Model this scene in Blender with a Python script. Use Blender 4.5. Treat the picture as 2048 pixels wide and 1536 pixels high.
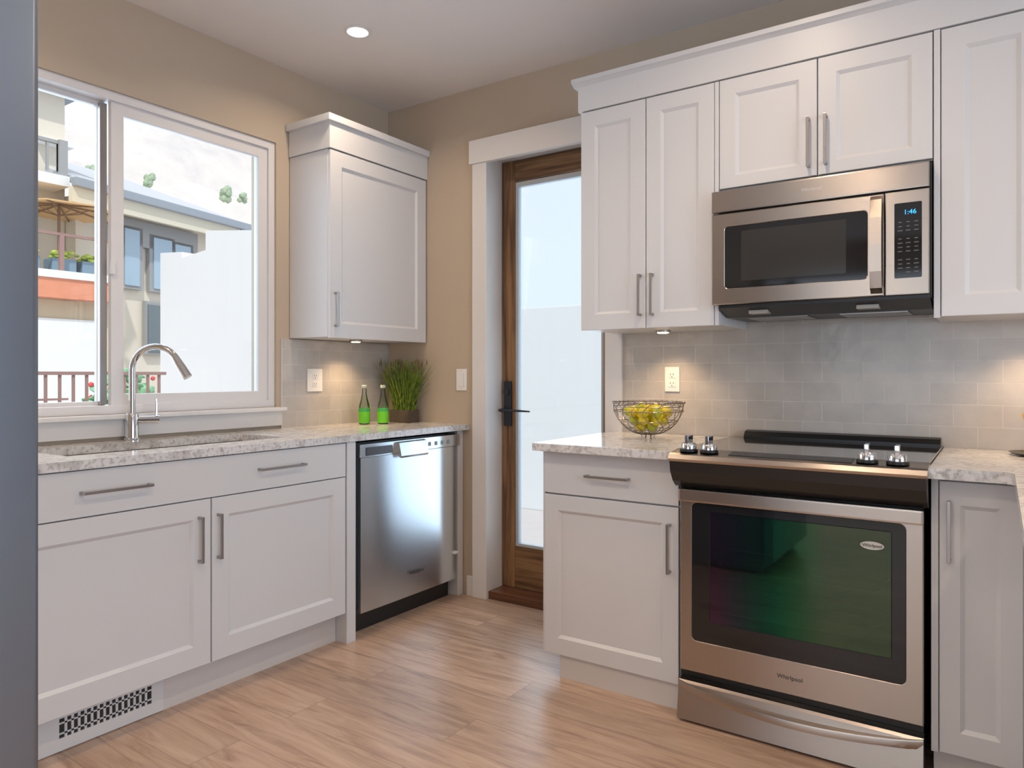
import bpy, bmesh, math, random
from mathutils import Vector, Matrix
for o in list(bpy.data.objects): bpy.data.objects.remove(o)
S = bpy.context.scene
COL = S.collection
R = math.radians
FZ = -0.02          # floor level
H = 2.747           # ceiling

# ---------------------------------------------------------------- camera
cd = bpy.data.cameras.new('camera'); cam = bpy.data.objects.new('camera', cd); COL.objects.link(cam)
cam.location = (3.0109, -3.1107, 1.1841)
cam.rotation_euler = (R(90), 0, R(34.23))
cd.sensor_width = 36; cd.lens = 36 * 1430.84 / 2048
cd.shift_y = -(768 - 749.7) / 2048
cd.clip_start = .02; cd.clip_end = 400
S.camera = cam
# ---------------------------------------------------------------- world, sun, daylight, exposure
S.view_settings.view_transform = 'Standard'; S.view_settings.look = 'None'
S.view_settings.exposure = 0.07; S.view_settings.gamma = 1; S.view_settings.use_curve_mapping = False
W = bpy.data.worlds.new('World'); S.world = W; W.use_nodes = True
bg = W.node_tree.nodes['Background']
bg.inputs[0].default_value = (.86, .93, 1.0, 1); bg.inputs[1].default_value = 1.05
sl = bpy.data.lights.new('sun', 'SUN'); sl.energy = 2.2; sl.angle = R(1.5); sl.color = (1, .95, .87)
so = bpy.data.objects.new('sun', sl); COL.objects.link(so)
so.rotation_euler = Vector((-.62, .45, -.95)).to_track_quat('-Z', 'Y').to_euler()

def area(name, loc, direction, sx, sy, power, color, spread=180):
    l = bpy.data.lights.new(name, 'AREA'); l.shape = 'RECTANGLE'; l.size = sx; l.size_y = sy
    l.energy = power; l.color = color; l.spread = R(spread)
    o = bpy.data.objects.new(name, l); COL.objects.link(o); o.location = loc
    o.rotation_euler = Vector(direction).to_track_quat('-Z', 'Z').to_euler()
    return o
DAY = (.64, .81, 1.0)
area('daylight_patio_opening', (6.9, -3.2, 1.3), (-1, 0, 0), 4.0, 2.2, 130, DAY)      # glazed openings of the room
area('daylight_rear_opening', (2.6, -6.9, 1.35), (0, 1, 0), 4.0, 2.0, 30, DAY)
area('daylight_sink_window', (-.75, -1.58, 1.9), (1, 0, -.1), 1.9, 1.6, 26, DAY)
area('daylight_door_glass', (1.1, .48, 1.25), (0, -1, 0), 1.1, 2.3, 17, DAY)

# ---------------------------------------------------------------- materials
def nm(name):
    m = bpy.data.materials.new(name); m.use_nodes = True
    return m, m.node_tree.nodes, m.node_tree.links, m.node_tree.nodes['Principled BSDF']
def plain(name, col, rough=.5, metal=0, bump=0, bscale=40, spec=.5, var=0, coat=0):
    m, n, l, p = nm(name)
    p.inputs['Base Color'].default_value = (*col, 1); p.inputs['Roughness'].default_value = rough
    p.inputs['Metallic'].default_value = metal; p.inputs['Specular IOR Level'].default_value = spec
    p.inputs['Coat Weight'].default_value = coat
    tc = n.new('ShaderNodeTexCoord'); no = n.new('ShaderNodeTexNoise'); no.inputs['Scale'].default_value = bscale
    no.inputs['Detail'].default_value = 4; l.new(tc.outputs['Object'], no.inputs['Vector'])
    if var:
        mx = n.new('ShaderNodeMix'); mx.data_type = 'RGBA'
        mx.inputs[6].default_value = (*[c * (1 - var) for c in col], 1); mx.inputs[7].default_value = (*[min(1, c * (1 + var)) for c in col], 1)
        l.new(no.outputs['Fac'], mx.inputs[0]); l.new(mx.outputs[2], p.inputs['Base Color'])
    if bump:
        b = n.new('ShaderNodeBump'); b.inputs['Strength'].default_value = bump; b.inputs['Distance'].default_value = .002
        l.new(no.outputs['Fac'], b.inputs['Height']); l.new(b.outputs[0], p.inputs['Normal'])
    return m
def emit(name, col, st):
    m, n, l, p = nm(name); p.inputs['Base Color'].default_value = (*col, 1)
    p.inputs['Emission Color'].default_value = (*col, 1); p.inputs['Emission Strength'].default_value = st
    return m
def steel(name, col, rough, stretch=(1, 1, 60), aniso=.0):
    m, n, l, p = nm(name)
    p.inputs['Metallic'].default_value = 1; p.inputs['Base Color'].default_value = (*col, 1)
    tc = n.new('ShaderNodeTexCoord'); mp = n.new('ShaderNodeMapping'); mp.inputs['Scale'].default_value = stretch
    no = n.new('ShaderNodeTexNoise'); no.inputs['Scale'].default_value = 8; no.inputs['Detail'].default_value = 6
    l.new(tc.outputs['Object'], mp.inputs[0]); l.new(mp.outputs[0], no.inputs['Vector'])
    mr = n.new('ShaderNodeMapRange'); mr.inputs[3].default_value = rough * .95; mr.inputs[4].default_value = rough * 1.05
    l.new(no.outputs['Fac'], mr.inputs[0]); l.new(mr.outputs[0], p.inputs['Roughness'])
    if aniso:
        p.inputs['Anisotropic'].default_value = aniso; p.inputs['Anisotropic Rotation'].default_value = .25
        t = n.new('ShaderNodeTangent'); t.direction_type = 'RADIAL'; t.axis = 'Z'; l.new(t.outputs[0], p.inputs['Tangent'])
    return m
M = {}
M['cab'] = plain('white_cabinet_paint', (.65, .645, .655), .38, bump=.03, bscale=300)
M['trim'] = plain('white_trim_paint', (.72, .70, .69), .4)
M['vinyl'] = plain('white_window_vinyl', (.70, .69, .70), .4)
M['wall'] = plain('beige_wall_paint', (.49, .405, .315), .8, bump=.08, bscale=260, var=.02)
M['ceil'] = plain('ceiling_paint', (.74, .70, .685), .9, bump=.08, bscale=200)
M['toe'] = plain('toe_kick_paint', (.62, .58, .56), .5)
M['gap'] = plain('dark_gap', (.03, .028, .027), .8)
M['black'] = plain('black_plastic', (.012, .012, .013), .35)
M['blackglass'] = plain('black_glass', (.012, .012, .014), .06, spec=.6)
M['cooktop'] = plain('ceramic_cooktop', (.02, .018, .018), .05, spec=.9, coat=.6)
M['nickel'] = steel('brushed_nickel', (.42, .40, .39), .32)
M['chrome'] = plain('chrome', (.72, .73, .75), .1, 1)
M['steel'] = steel('brushed_steel', (.50, .435, .38), .28, (1, 1, 60), .75)
M['steeldw'] = steel('dishwasher_steel', (.68, .73, .78), .24, (1, 60, 1), .85)
M['steelfr'] = steel('fridge_steel', (.27, .32, .40), .30, (1, 1, 60), .3)
M['iron'] = plain('dark_bronze_metal', (.05, .055, .065), .38, .8)
M['white'] = plain('white_plastic', (.80, .79, .78), .35)
M['bright'] = plain('printed_grey', (.62, .60, .58), .6)
M['screen'] = emit('blue_display', (.03, .35, .9), 1.6)
M['can'] = emit('lamp_glow', (1, .86, .70), 9)
M['puck'] = emit('puck_glow', (1, .72, .42), 7)
M['glass_label'] = plain('bottle_glass_cap', (.55, .6, .5), .3)
M['lemon'] = plain('lemon_skin', (.72, .56, .015), .4, bump=.3, bscale=260, var=.15)
M['lime'] = plain('yellow_lime_skin', (.50, .52, .02), .4, bump=.3, bscale=260, var=.2)
M['bowlwire'] = plain('antique_wire', (.30, .25, .21), .3, .9)
M['label'] = plain('lime_green_label', (.16, .62, .02), .45, var=.25, bscale=14)
M['label2'] = plain('label_band', (.05, .42, .10), .45)
M['planter'] = plain('dark_weathered_wood', (.085, .062, .045), .7, bump=.5, bscale=60, var=.3)
M['soil'] = plain('soil', (.02, .016, .01), .9)
M['gold'] = plain('golden_petal', (.62, .33, .08), .35, .3, var=.2)
M['pewter'] = plain('dark_pewter', (.16, .14, .10), .3, .7)
M['wire'] = plain('oven_rack_wire', (.5, .45, .38), .3, .9)
M['cavity'] = plain('oven_enamel', (.02, .02, .022), .5)
# exterior
M['stucco'] = plain('cream_stucco', (.78, .72, .62), .9, bump=.2, bscale=20, var=.04)
M['tan'] = plain('tan_stucco', (.62, .53, .38), .9, var=.04)
M['whitewall'] = plain('white_stucco', (.84, .87, .90), .9)
M['extgrey'] = plain('grey_siding', (.36, .37, .38), .8)
M['gutter'] = plain('grey_gutter', (.33, .37, .43), .6)
M['fascia'] = plain('cream_fascia', (.72, .68, .56), .7)
M['terra'] = plain('terracotta_fascia', (.75, .30, .18), .8, var=.1, bscale=9)
M['umb'] = plain('tan_canvas', (.85, .55, .28), .9)
M['umbpole'] = plain('umbrella_wood', (.28, .17, .10), .6)
M['rail'] = plain('brown_metal_rail', (.36, .22, .20), .5)
M['bluegrey'] = plain('blue_grey_planter', (.22, .32, .42), .6)
M['ltgreen'] = plain('lime_leaf', (.55, .68, .12), .7, var=.3, bscale=25)
M['leaf'] = plain('soft_green_leaf', (.30, .55, .34), .7, var=.35, bscale=12)
M['shrub'] = plain('hill_shrub', (.40, .50, .36), .9, var=.2)
M['red'] = plain('red_blossom', (.80, .10, .10), .6)
M['winblue'] = plain('painted_sky_glass', (.38, .52, .66), .12, spec=.8)  # reflected sky is put into the blue base colour
M['patio'] = plain('pale_concrete', (.62, .57, .57), .9, var=.06, bscale=6)

def glass_mat(name, tint, refl=.05, rough=0.0):
    m = bpy.data.materials.new(name); m.use_nodes = True; n = m.node_tree.nodes; l = m.node_tree.links; n.clear()
    o = n.new('ShaderNodeOutputMaterial'); t = n.new('ShaderNodeBsdfTransparent'); t.inputs[0].default_value = (*tint, 1)
    g = n.new('ShaderNodeBsdfGlossy'); g.inputs['Roughness'].default_value = rough
    f = n.new('ShaderNodeFresnel'); f.inputs[0].default_value = 1.45
    ad = n.new('ShaderNodeMath'); ad.operation = 'MULTIPLY'; ad.inputs[1].default_value = refl
    l.new(f.outputs[0], ad.inputs[0])
    mx = n.new('ShaderNodeMixShader'); l.new(ad.outputs[0], mx.inputs[0]); l.new(t.outputs[0], mx.inputs[1]); l.new(g.outputs[0], mx.inputs[2])
    l.new(mx.outputs[0], o.inputs[0]); return m
M['pane'] = glass_mat('window_pane', (.97, .985, .99), .6)
M['doorpane'] = glass_mat('door_pane', (.93, .965, .98), .6)
M['bottle'] = glass_mat('clear_bottle_glass', (.84, .88, .82), 1.6)
M['mwpane'] = None
def dark_window(name, tint, refl, thick):
    m = bpy.data.materials.new(name); m.use_nodes = True; n = m.node_tree.nodes; l = m.node_tree.links
    p = n['Principled BSDF']; p.inputs['Base Color'].default_value = (.008, .008, .009, 1); p.inputs['Roughness'].default_value = .04
    p.inputs['Specular IOR Level'].default_value = refl
    if thick:
        p.inputs['Thin Film Thickness'].default_value = thick; p.inputs['Thin Film IOR'].default_value = 2.0
    if thick:   # the coating grows thicker across the pane
        tc = n.new('ShaderNodeTexCoord'); sp = n.new('ShaderNodeSeparateXYZ'); mr = n.new('ShaderNodeMapRange')
        mr.inputs[1].default_value = -.27; mr.inputs[2].default_value = .10; mr.inputs[3].default_value = thick - 75; mr.inputs[4].default_value = thick
        l.new(tc.outputs['Object'], sp.inputs[0]); l.new(sp.outputs['X'], mr.inputs[0]); l.new(mr.outputs[0], p.inputs['Thin Film Thickness'])
    t = n.new('ShaderNodeBsdfTransparent'); t.inputs[0].default_value = (*tint, 1)
    p.inputs['IOR'].default_value = 1.85 if thick else 1.5
    mx = n.new('ShaderNodeMixShader'); mx.inputs[0].default_value = .55
    l.new(t.outputs[0], mx.inputs[1]); l.new(p.outputs[0], mx.inputs[2]); l.new(mx.outputs[0], n['Material Output'].inputs[0])
    return m
M['ovenpane'] = dark_window('coated_oven_glass', (.55, .75, .6), 1.0, 420)
M['mwpane'] = dark_window('mesh_microwave_glass', (.35, .34, .33), .6, 0)

def wood(name, c1, c2, scale=(1, 1, 14), rough=.45, big=3):
    m, n, l, p = nm(name)
    tc = n.new('ShaderNodeTexCoord'); mp = n.new('ShaderNodeMapping'); mp.inputs['Scale'].default_value = scale
    l.new(tc.outputs['Object'], mp.inputs[0])
    no = n.new('ShaderNodeTexNoise'); no.inputs['Scale'].default_value = big; no.inputs['Detail'].default_value = 8; no.inputs['Distortion'].default_value = .6
    l.new(mp.outputs[0], no.inputs['Vector'])
    cr = n.new('ShaderNodeValToRGB'); cr.color_ramp.elements[0].position = .33; cr.color_ramp.elements[1].position = .68
    cr.color_ramp.elements[0].color = (*c1, 1); cr.color_ramp.elements[1].color = (*c2, 1)
    l.new(no.outputs['Fac'], cr.inputs[0]); l.new(cr.outputs[0], p.inputs['Base Color']); p.inputs['Roughness'].default_value = rough
    b = n.new('ShaderNodeBump'); b.inputs['Strength'].default_value = .15; b.inputs['Distance'].default_value = .002
    l.new(no.outputs['Fac'], b.inputs['Height']); l.new(b.outputs[0], p.inputs['Normal'])
    return m
M['doorwood'] = wood('stained_door_wood', (.085, .040, .016), (.30, .165, .075), (14, 14, .8), .4)
M['doorwoodh'] = wood('stained_door_wood_rail', (.085, .040, .016), (.30, .165, .075), (.8, 14, 14), .4)
M['sillwood'] = wood('dark_sill_wood', (.06, .022, .010), (.17, .07, .032), (.8, 12, 12), .35)

def floor_mat():
    m, n, l, p = nm('oak_plank_floor')
    tc = n.new('ShaderNodeTexCoord')
    br = n.new('ShaderNodeTexBrick'); br.offset = .37; br.inputs['Scale'].default_value = 1
    br.inputs['Brick Width'].default_value = 1.5; br.inputs['Row Height'].default_value = .185; br.inputs['Mortar Size'].default_value = .0012
    br.inputs['Mortar Smooth'].default_value = .2; br.inputs['Color1'].default_value = (0, 0, 0, 1); br.inputs['Color2'].default_value = (1, 1, 1, 1)
    br.inputs['Bias'].default_value = 0
    l.new(tc.outputs['Object'], br.inputs['Vector'])
    mp = n.new('ShaderNodeMapping'); mp.inputs['Scale'].default_value = (1.1, 9, 1); l.new(tc.outputs['Object'], mp.inputs[0])
    sh = n.new('ShaderNodeVectorMath'); sh.operation = 'ADD'
    sc = n.new('ShaderNodeVectorMath'); sc.operation = 'SCALE'; sc.inputs['Scale'].default_value = 7
    l.new(br.outputs['Color'], sc.inputs[0]); l.new(mp.outputs[0], sh.inputs[0]); l.new(sc.outputs[0], sh.inputs[1])
    no = n.new('ShaderNodeTexNoise'); no.inputs['Scale'].default_value = 2.4; no.inputs['Detail'].default_value = 9; no.inputs['Roughness'].default_value = .62; no.inputs['Distortion'].default_value = 1.1
    l.new(sh.outputs[0], no.inputs['Vector'])
    cr = n.new('ShaderNodeValToRGB'); e = cr.color_ramp.elements
    e[0].position = .28; e[0].color = (.27, .165, .11, 1); e[1].position = .72; e[1].color = (.56, .41, .31, 1)
    k = cr.color_ramp.elements.new(.5); k.color = (.45, .31, .225, 1)
    l.new(no.outputs['Fac'], cr.inputs[0])
    # knots
    mp2 = n.new('ShaderNodeMapping'); mp2.inputs['Scale'].default_value = (1.5, 3.2, 1); l.new(tc.outputs['Object'], mp2.inputs[0])
    dn = n.new('ShaderNodeTexNoise'); dn.inputs['Scale'].default_value = 3; l.new(mp2.outputs[0], dn.inputs['Vector'])
    dm = n.new('ShaderNodeMixRGB'); dm.inputs[0].default_value = .25; l.new(mp2.outputs[0], dm.inputs[1]); l.new(dn.outputs['Color'], dm.inputs[2])
    vo = n.new('ShaderNodeTexVoronoi'); vo.inputs['Scale'].default_value = 1.15; l.new(dm.outputs[0], vo.inputs['Vector'])
    kr = n.new('ShaderNodeValToRGB'); kr.color_ramp.elements[0].position = .02; kr.color_ramp.elements[0].color = (.42, .36, .32, 1)
    kr.color_ramp.elements[1].position = .17; kr.color_ramp.elements[1].color = (1, 1, 1, 1)
    l.new(vo.outputs['Distance'], kr.inputs[0])
    mu = n.new('ShaderNodeMixRGB'); mu.blend_type = 'MULTIPLY'; mu.inputs[0].default_value = 1
    l.new(cr.outputs[0], mu.inputs[1]); l.new(kr.outputs[0], mu.inputs[2])
    # plank tone
    pt = n.new('ShaderNodeMapRange'); pt.inputs[3].default_value = .86; pt.inputs[4].default_value = 1.1; l.new(br.outputs['Color'], pt.inputs[0])
    m2 = n.new('ShaderNodeMixRGB'); m2.blend_type = 'MULTIPLY'; m2.inputs[0].default_value = 1; l.new(mu.outputs[0], m2.inputs[1]); l.new(pt.outputs[0], m2.inputs[2])
    m3 = n.new('ShaderNodeMixRGB'); m3.inputs[2].default_value = (.17, .10, .065, 1); l.new(m2.outputs[0], m3.inputs[1])
    fm = n.new('ShaderNodeMath'); fm.operation = 'MULTIPLY'; fm.inputs[1].default_value = .7; l.new(br.outputs['Fac'], fm.inputs[0]); l.new(fm.outputs[0], m3.inputs[0])
    l.new(m3.outputs[0], p.inputs['Base Color'])
    p.inputs['Roughness'].default_value = .33; p.inputs['Specular IOR Level'].default_value = .8
    b = n.new('ShaderNodeBump'); b.inputs['Strength'].default_value = .12; b.inputs['Distance'].default_value = .002
    l.new(no.outputs['Fac'], b.inputs['Height']); l.new(b.outputs[0], p.inputs['Normal'])
    return m
M['floor'] = floor_mat()

def counter_mat():
    m, n, l, p = nm('speckled_quartz'); tc = n.new('ShaderNodeTexCoord')
    n1 = n.new('ShaderNodeTexNoise'); n1.inputs['Scale'].default_value = 7; n1.inputs['Detail'].default_value = 8; n1.inputs['Distortion'].default_value = 2.2
    n2 = n.new('ShaderNodeTexNoise'); n2.inputs['Scale'].default_value = 75; n2.inputs['Detail'].default_value = 4
    l.new(tc.outputs['Object'], n1.inputs['Vector']); l.new(tc.outputs['Object'], n2.inputs['Vector'])
    c1 = n.new('ShaderNodeValToRGB'); e = c1.color_ramp.elements; e[0].position = .36; e[0].color = (.53, .51, .50, 1); e[1].position = .50; e[1].color = (.70, .69, .69, 1)
    c2 = n.new('ShaderNodeValToRGB'); e = c2.color_ramp.elements; e[0].position = .36; e[0].color = (.62, .59, .57, 1); e[1].position = .5; e[1].color = (1, 1, 1, 1)
    l.new(n1.outputs['Fac'], c1.inputs[0]); l.new(n2.outputs['Fac'], c2.inputs[0])
    mu = n.new('ShaderNodeMixRGB'); mu.blend_type = 'MULTIPLY'; mu.inputs[0].default_value = .8
    l.new(c1.outputs[0], mu.inputs[1]); l.new(c2.outputs[0], mu.inputs[2]); l.new(mu.outputs[0], p.inputs['Base Color'])
    p.inputs['Roughness'].default_value = .16; p.inputs['Specular IOR Level'].default_value = .6
    return m
M['counter'] = counter_mat()

def tile_mat(name, axis):
    m, n, l, p = nm(name); tc = n.new('ShaderNodeTexCoord'); sp = n.new('ShaderNodeSeparateXYZ'); cb = n.new('ShaderNodeCombineXYZ')
    l.new(tc.outputs['Object'], sp.inputs[0]); l.new(sp.outputs[axis], cb.inputs['X']); l.new(sp.outputs['Z'], cb.inputs['Y'])
    mp = n.new('ShaderNodeMapping'); mp.inputs['Location'].default_value = (-.0035, -.914, 0); l.new(cb.outputs[0], mp.inputs[0])
    br = n.new('ShaderNodeTexBrick'); br.inputs['Scale'].default_value = 1; br.inputs['Brick Width'].default_value = .151; br.inputs['Row Height'].default_value = .0805
    br.inputs['Mortar Size'].default_value = .0016; br.inputs['Mortar Smooth'].default_value = .3
    br.inputs['Color1'].default_value = (.465, .43, .40, 1); br.inputs['Color2'].default_value = (.505, .47, .435, 1); br.inputs['Mortar'].default_value = (.60, .565, .53, 1)
    l.new(mp.outputs[0], br.inputs['Vector'])
    no = n.new('ShaderNodeTexNoise'); no.inputs['Scale'].default_value = 9; no.inputs['Detail'].default_value = 6; l.new(tc.outputs['Object'], no.inputs['Vector'])
    mr = n.new('ShaderNodeMapRange'); mr.inputs[3].default_value = .82; mr.inputs[4].default_value = 1.18; l.new(no.outputs['Fac'], mr.inputs[0])
    mu = n.new('ShaderNodeMixRGB'); mu.blend_type = 'MULTIPLY'; mu.inputs[0].default_value = 1; l.new(br.outputs['Color'], mu.inputs[1]); l.new(mr.outputs[0], mu.inputs[2])
    l.new(mu.outputs[0], p.inputs['Base Color']); p.inputs['Roughness'].default_value = .2
    n2 = n.new('ShaderNodeTexNoise'); n2.inputs['Scale'].default_value = 22; l.new(tc.outputs['Object'], n2.inputs['Vector'])
    sb = n.new('ShaderNodeMath'); sb.operation = 'SUBTRACT'; l.new(n2.outputs['Fac'], sb.inputs[0]); l.new(br.outputs['Fac'], sb.inputs[1])
    b = n.new('ShaderNodeBump'); b.inputs['Strength'].default_value = .5; b.inputs['Distance'].default_value = .003
    l.new(sb.outputs[0], b.inputs['Height']); l.new(b.outputs[0], p.inputs['Normal'])
    return m
M['tile_x'] = tile_mat('subway_tile_back', 'X'); M['tile_y'] = tile_mat('subway_tile_side', 'Y')

def hill_mat():
    m, n, l, p = nm('dry_hillside'); tc = n.new('ShaderNodeTexCoord')
    no = n.new('ShaderNodeTexNoise'); no.inputs['Scale'].default_value = .35; no.inputs['Detail'].default_value = 10; no.inputs['Roughness'].default_value = .7
    l.new(tc.outputs['Object'], no.inputs['Vector'])
    cr = n.new('ShaderNodeValToRGB'); e = cr.color_ramp.elements; e[0].position = .35; e[0].color = (.62, .58, .58, 1); e[1].position = .62; e[1].color = (.76, .70, .67, 1)
    l.new(no.outputs['Fac'], cr.inputs[0]); l.new(cr.outputs[0], p.inputs['Base Color']); p.inputs['Roughness'].default_value = .95
    return m
M['hill'] = hill_mat()
def roof_mat():
    m, n, l, p = nm('grey_shingle_roof'); tc = n.new('ShaderNodeTexCoord')
    w = n.new('ShaderNodeTexWave'); w.bands_direction = 'Y'; w.inputs['Scale'].default_value = 2.2; w.inputs['Distortion'].default_value = .2
    l.new(tc.outputs['Object'], w.inputs['Vector'])
    cr = n.new('ShaderNodeValToRGB'); cr.color_ramp.elements[0].color = (.50, .52, .58, 1); cr.color_ramp.elements[1].color = (.64, .65, .70, 1)
    l.new(w.outputs['Fac'], cr.inputs[0]); l.new(cr.outputs[0], p.inputs['Base Color']); p.inputs['Roughness'].default_value = .8
    return m
M['roof'] = roof_mat()

# ---------------------------------------------------------------- mesh helpers (all in world coordinates)
def bx(bm, x0, x1, y0, y1, z0, z1, bev=0, seg=2):
    x0, x1 = sorted((x0, x1)); y0, y1 = sorted((y0, y1)); z0, z1 = sorted((z0, z1))
    r = bmesh.ops.create_cube(bm, size=1)
    vs = r['verts']
    for v in vs:
        v.co = Vector((x0 if v.co.x < 0 else x1, y0 if v.co.y < 0 else y1, z0 if v.co.z < 0 else z1))
    if bev:
        es = list({e for v in vs for e in v.link_edges})
        bmesh.ops.bevel(bm, geom=es, offset=bev, segments=seg, affect='EDGES', profile=.7)
    return bm
def B(*a, **k): return bx(bmesh.new(), *a, **k)
def cyl(bm, p0, p1, r0, r1=None, n=24, cap=True):
    p0 = Vector(p0); p1 = Vector(p1); r1 = r0 if r1 is None else r1
    d = p1 - p0; q = d.to_track_quat('Z', 'Y').to_matrix().to_4x4()
    bmesh.ops.create_cone(bm, cap_ends=cap, segments=n, radius1=max(r0, 1e-5), radius2=max(r1, 1e-5), depth=d.length,
                          matrix=Matrix.Translation((p0 + p1) / 2) @ q)
    return bm
def tube(bm, pts, rad, n=10, closed=False):
    pts = [Vector(p) for p in pts]; N = len(pts); rings = []
    up = Vector((0, 0, 1)); prev = None
    for i, p in enumerate(pts):
        if closed: t = (pts[(i + 1) % N] - pts[i - 1]).normalized()
        else: t = (pts[min(i + 1, N - 1)] - pts[max(i - 1, 0)]).normalized()
        a = prev if prev is not None else (up if abs(t.z) < .95 else Vector((1, 0, 0)))
        a = (a - t * a.dot(t)).normalized(); prev = a; b = t.cross(a)
        r = rad[i] if isinstance(rad, (list, tuple)) else rad
        rings.append([bm.verts.new(p + a * math.cos(2 * math.pi * k / n) * r + b * math.sin(2 * math.pi * k / n) * r) for k in range(n)])
    M_ = N if closed else N - 1
    for i in range(M_):
        A, Bq = rings[i], rings[(i + 1) % N]
        for k in range(n): bm.faces.new((A[k], A[(k + 1) % n], Bq[(k + 1) % n], Bq[k]))
    if not closed:
        bm.faces.new(rings[0][::-1]); bm.faces.new(rings[-1])
    return bm
def lathe(bm, c, prof, n=28):
    c = Vector(c); rings = []
    for r, z in prof:
        rings.append([bm.verts.new(c + Vector((r * math.cos(2 * math.pi * k / n), r * math.sin(2 * math.pi * k / n), z))) for k in range(n)])
    for A, Bq in zip(rings, rings[1:]):
        for k in range(n): bm.faces.new((A[k], A[(k + 1) % n], Bq[(k + 1) % n], Bq[k]))
    bm.faces.new(rings[0][::-1]); bm.faces.new(rings[-1])
    return bm
def extr(bm, prof, a0, a1, axis='x'):
    """closed profile (list of 2D points) swept along an axis; for x: points are (y,z); for y: (x,z); for z: (x,y)"""
    def P(u, v, a): return {'x': (a, u, v), 'y': (u, a, v), 'z': (u, v, a)}[axis]
    A = [bm.verts.new(P(u, v, a0)) for u, v in prof]; Bq = [bm.verts.new(P(u, v, a1)) for u, v in prof]
    n = len(prof)
    for k in range(n): bm.faces.new((A[k], A[(k + 1) % n], Bq[(k + 1) % n], Bq[k]))
    bm.faces.new(A[::-1]); bm.faces.new(Bq)
    return bm
def obj(name, bm, mat, parent=None, smooth=False, label=None):
    bmesh.ops.recalc_face_normals(bm, faces=bm.faces)
    if parent is not None:
        t = Vector(parent.get('_w', (0, 0, 0)))
        bmesh.ops.translate(bm, verts=bm.verts, vec=-t)
    me = bpy.data.meshes.new(name); bm.to_mesh(me); bm.free()
    me.materials.append(mat if not isinstance(mat, str) else M[mat])
    if smooth:
        for f in me.polygons: f.use_smooth = True
        if smooth == 'auto':
            me.set_sharp_from_angle(angle=R(35))
    o = bpy.data.objects.new(name, me); COL.objects.link(o)
    if parent is not None:
        o.parent = parent; o['_w'] = tuple(parent['_w'])
    if label: o['label'] = label
    return o
def thing(name, label, cat, loc, group=None):
    o = bpy.data.objects.new(name, None); COL.objects.link(o); o.location = loc; o['_w'] = tuple(loc)
    o.empty_display_size = .05; o['label'] = label; o['category'] = cat
    if group: o['group'] = group
    return o
def tag(o, label, cat, group=None, kind=None):
    if kind == 'structure':
        o['kind'] = kind
    else:
        if kind: o['kind'] = kind
    if label: o['label'] = label
    if cat: o['category'] = cat
    if group: o['group'] = group
    return o
def struct(name, bm, mat, label=None, smooth=False):
    o = obj(name, bm, mat, None, smooth); o['kind'] = 'structure'
    if label: o['label'] = label
    return o
def text(name, body, parent, mat, origin, xdir, up, size, depth=.0006, label=None, italic=False):
    cu = bpy.data.curves.new(name, 'FONT'); cu.body = body; cu.size = size; cu.align_x = 'CENTER'; cu.align_y = 'CENTER'; cu.extrude = depth
    if italic: cu.shear = .3
    t = bpy.data.objects.new(name, cu); COL.objects.link(t)
    dg = bpy.context.evaluated_depsgraph_get(); dg.update()
    me = bpy.data.meshes.new_from_object(t.evaluated_get(dg)); bpy.data.objects.remove(t)
    x = Vector(xdir).normalized(); u = Vector(up).normalized(); z = x.cross(u)
    mt = Matrix((x, u, z)).transposed().to_4x4(); mt.translation = Vector(origin) - Vector(parent.get('_w', (0, 0, 0)))
    me.transform(mt); me.materials.clear(); me.materials.append(M[mat])
    o = bpy.data.objects.new(name, me); COL.objects.link(o); o.parent = parent; o['_w'] = tuple(parent['_w'])
    if label: o['label'] = label
    return o

# facing frames: 'L' = left run (u = y, outward = +x) ; 'B' = back run (u = x, outward = -y) ; 'P' peninsula (u=y, outward=-x)
def fp(face, u, v, w):
    return {'L': (w, u, v), 'B': (u, -w, v), 'P': (-w, u, v)}[face]
def shaker(face, u0, u1, v0, v1, w1, t=.02, st=.072, rec=.009, slope=.012, stb=None, stt=None):
    """framed door with a recessed flat panel; w1 = front plane"""
    bm = bmesh.new(); stb = st if stb is None else stb; stt = st if stt is None else stt; e = .0018
    def ring(a0, a1, b0, b1, w): return [bm.verts.new(fp(face, u, v, w)) for u, v in ((a0, b0), (a1, b0), (a1, b1), (a0, b1))]
    rs = [ring(u0, u1, v0, v1, w1 - t), ring(u0, u1, v0, v1, w1 - e), ring(u0 + e, u1 - e, v0 + e, v1 - e, w1),
          ring(u0 + st, u1 - st, v0 + stb, v1 - stt, w1), ring(u0 + st + slope, u1 - st - slope, v0 + stb + slope, v1 - stt - slope, w1 - rec)]
    for A, Bq in zip(rs, rs[1:]):
        for k in range(4): bm.faces.new((A[k], A[(k + 1) % 4], Bq[(k + 1) % 4], Bq[k]))
    bm.faces.new(rs[0][::-1]); bm.faces.new(rs[-1])
    return bm
def slab(face, u0, u1, v0, v1, w1, t=.02, bev=.002):
    p = fp(face, u0, v0, w1 - t); q = fp(face, u1, v1, w1)
    return B(p[0], q[0], p[1], q[1], p[2], q[2], bev=bev)
def fbox(bm, face, u0, u1, v0, v1, w0, w1, bev=0):
    p = fp(face, u0, v0, w0); q = fp(face, u1, v1, w1)
    return bx(bm, p[0], q[0], p[1], q[1], p[2], q[2], bev=bev)
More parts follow.
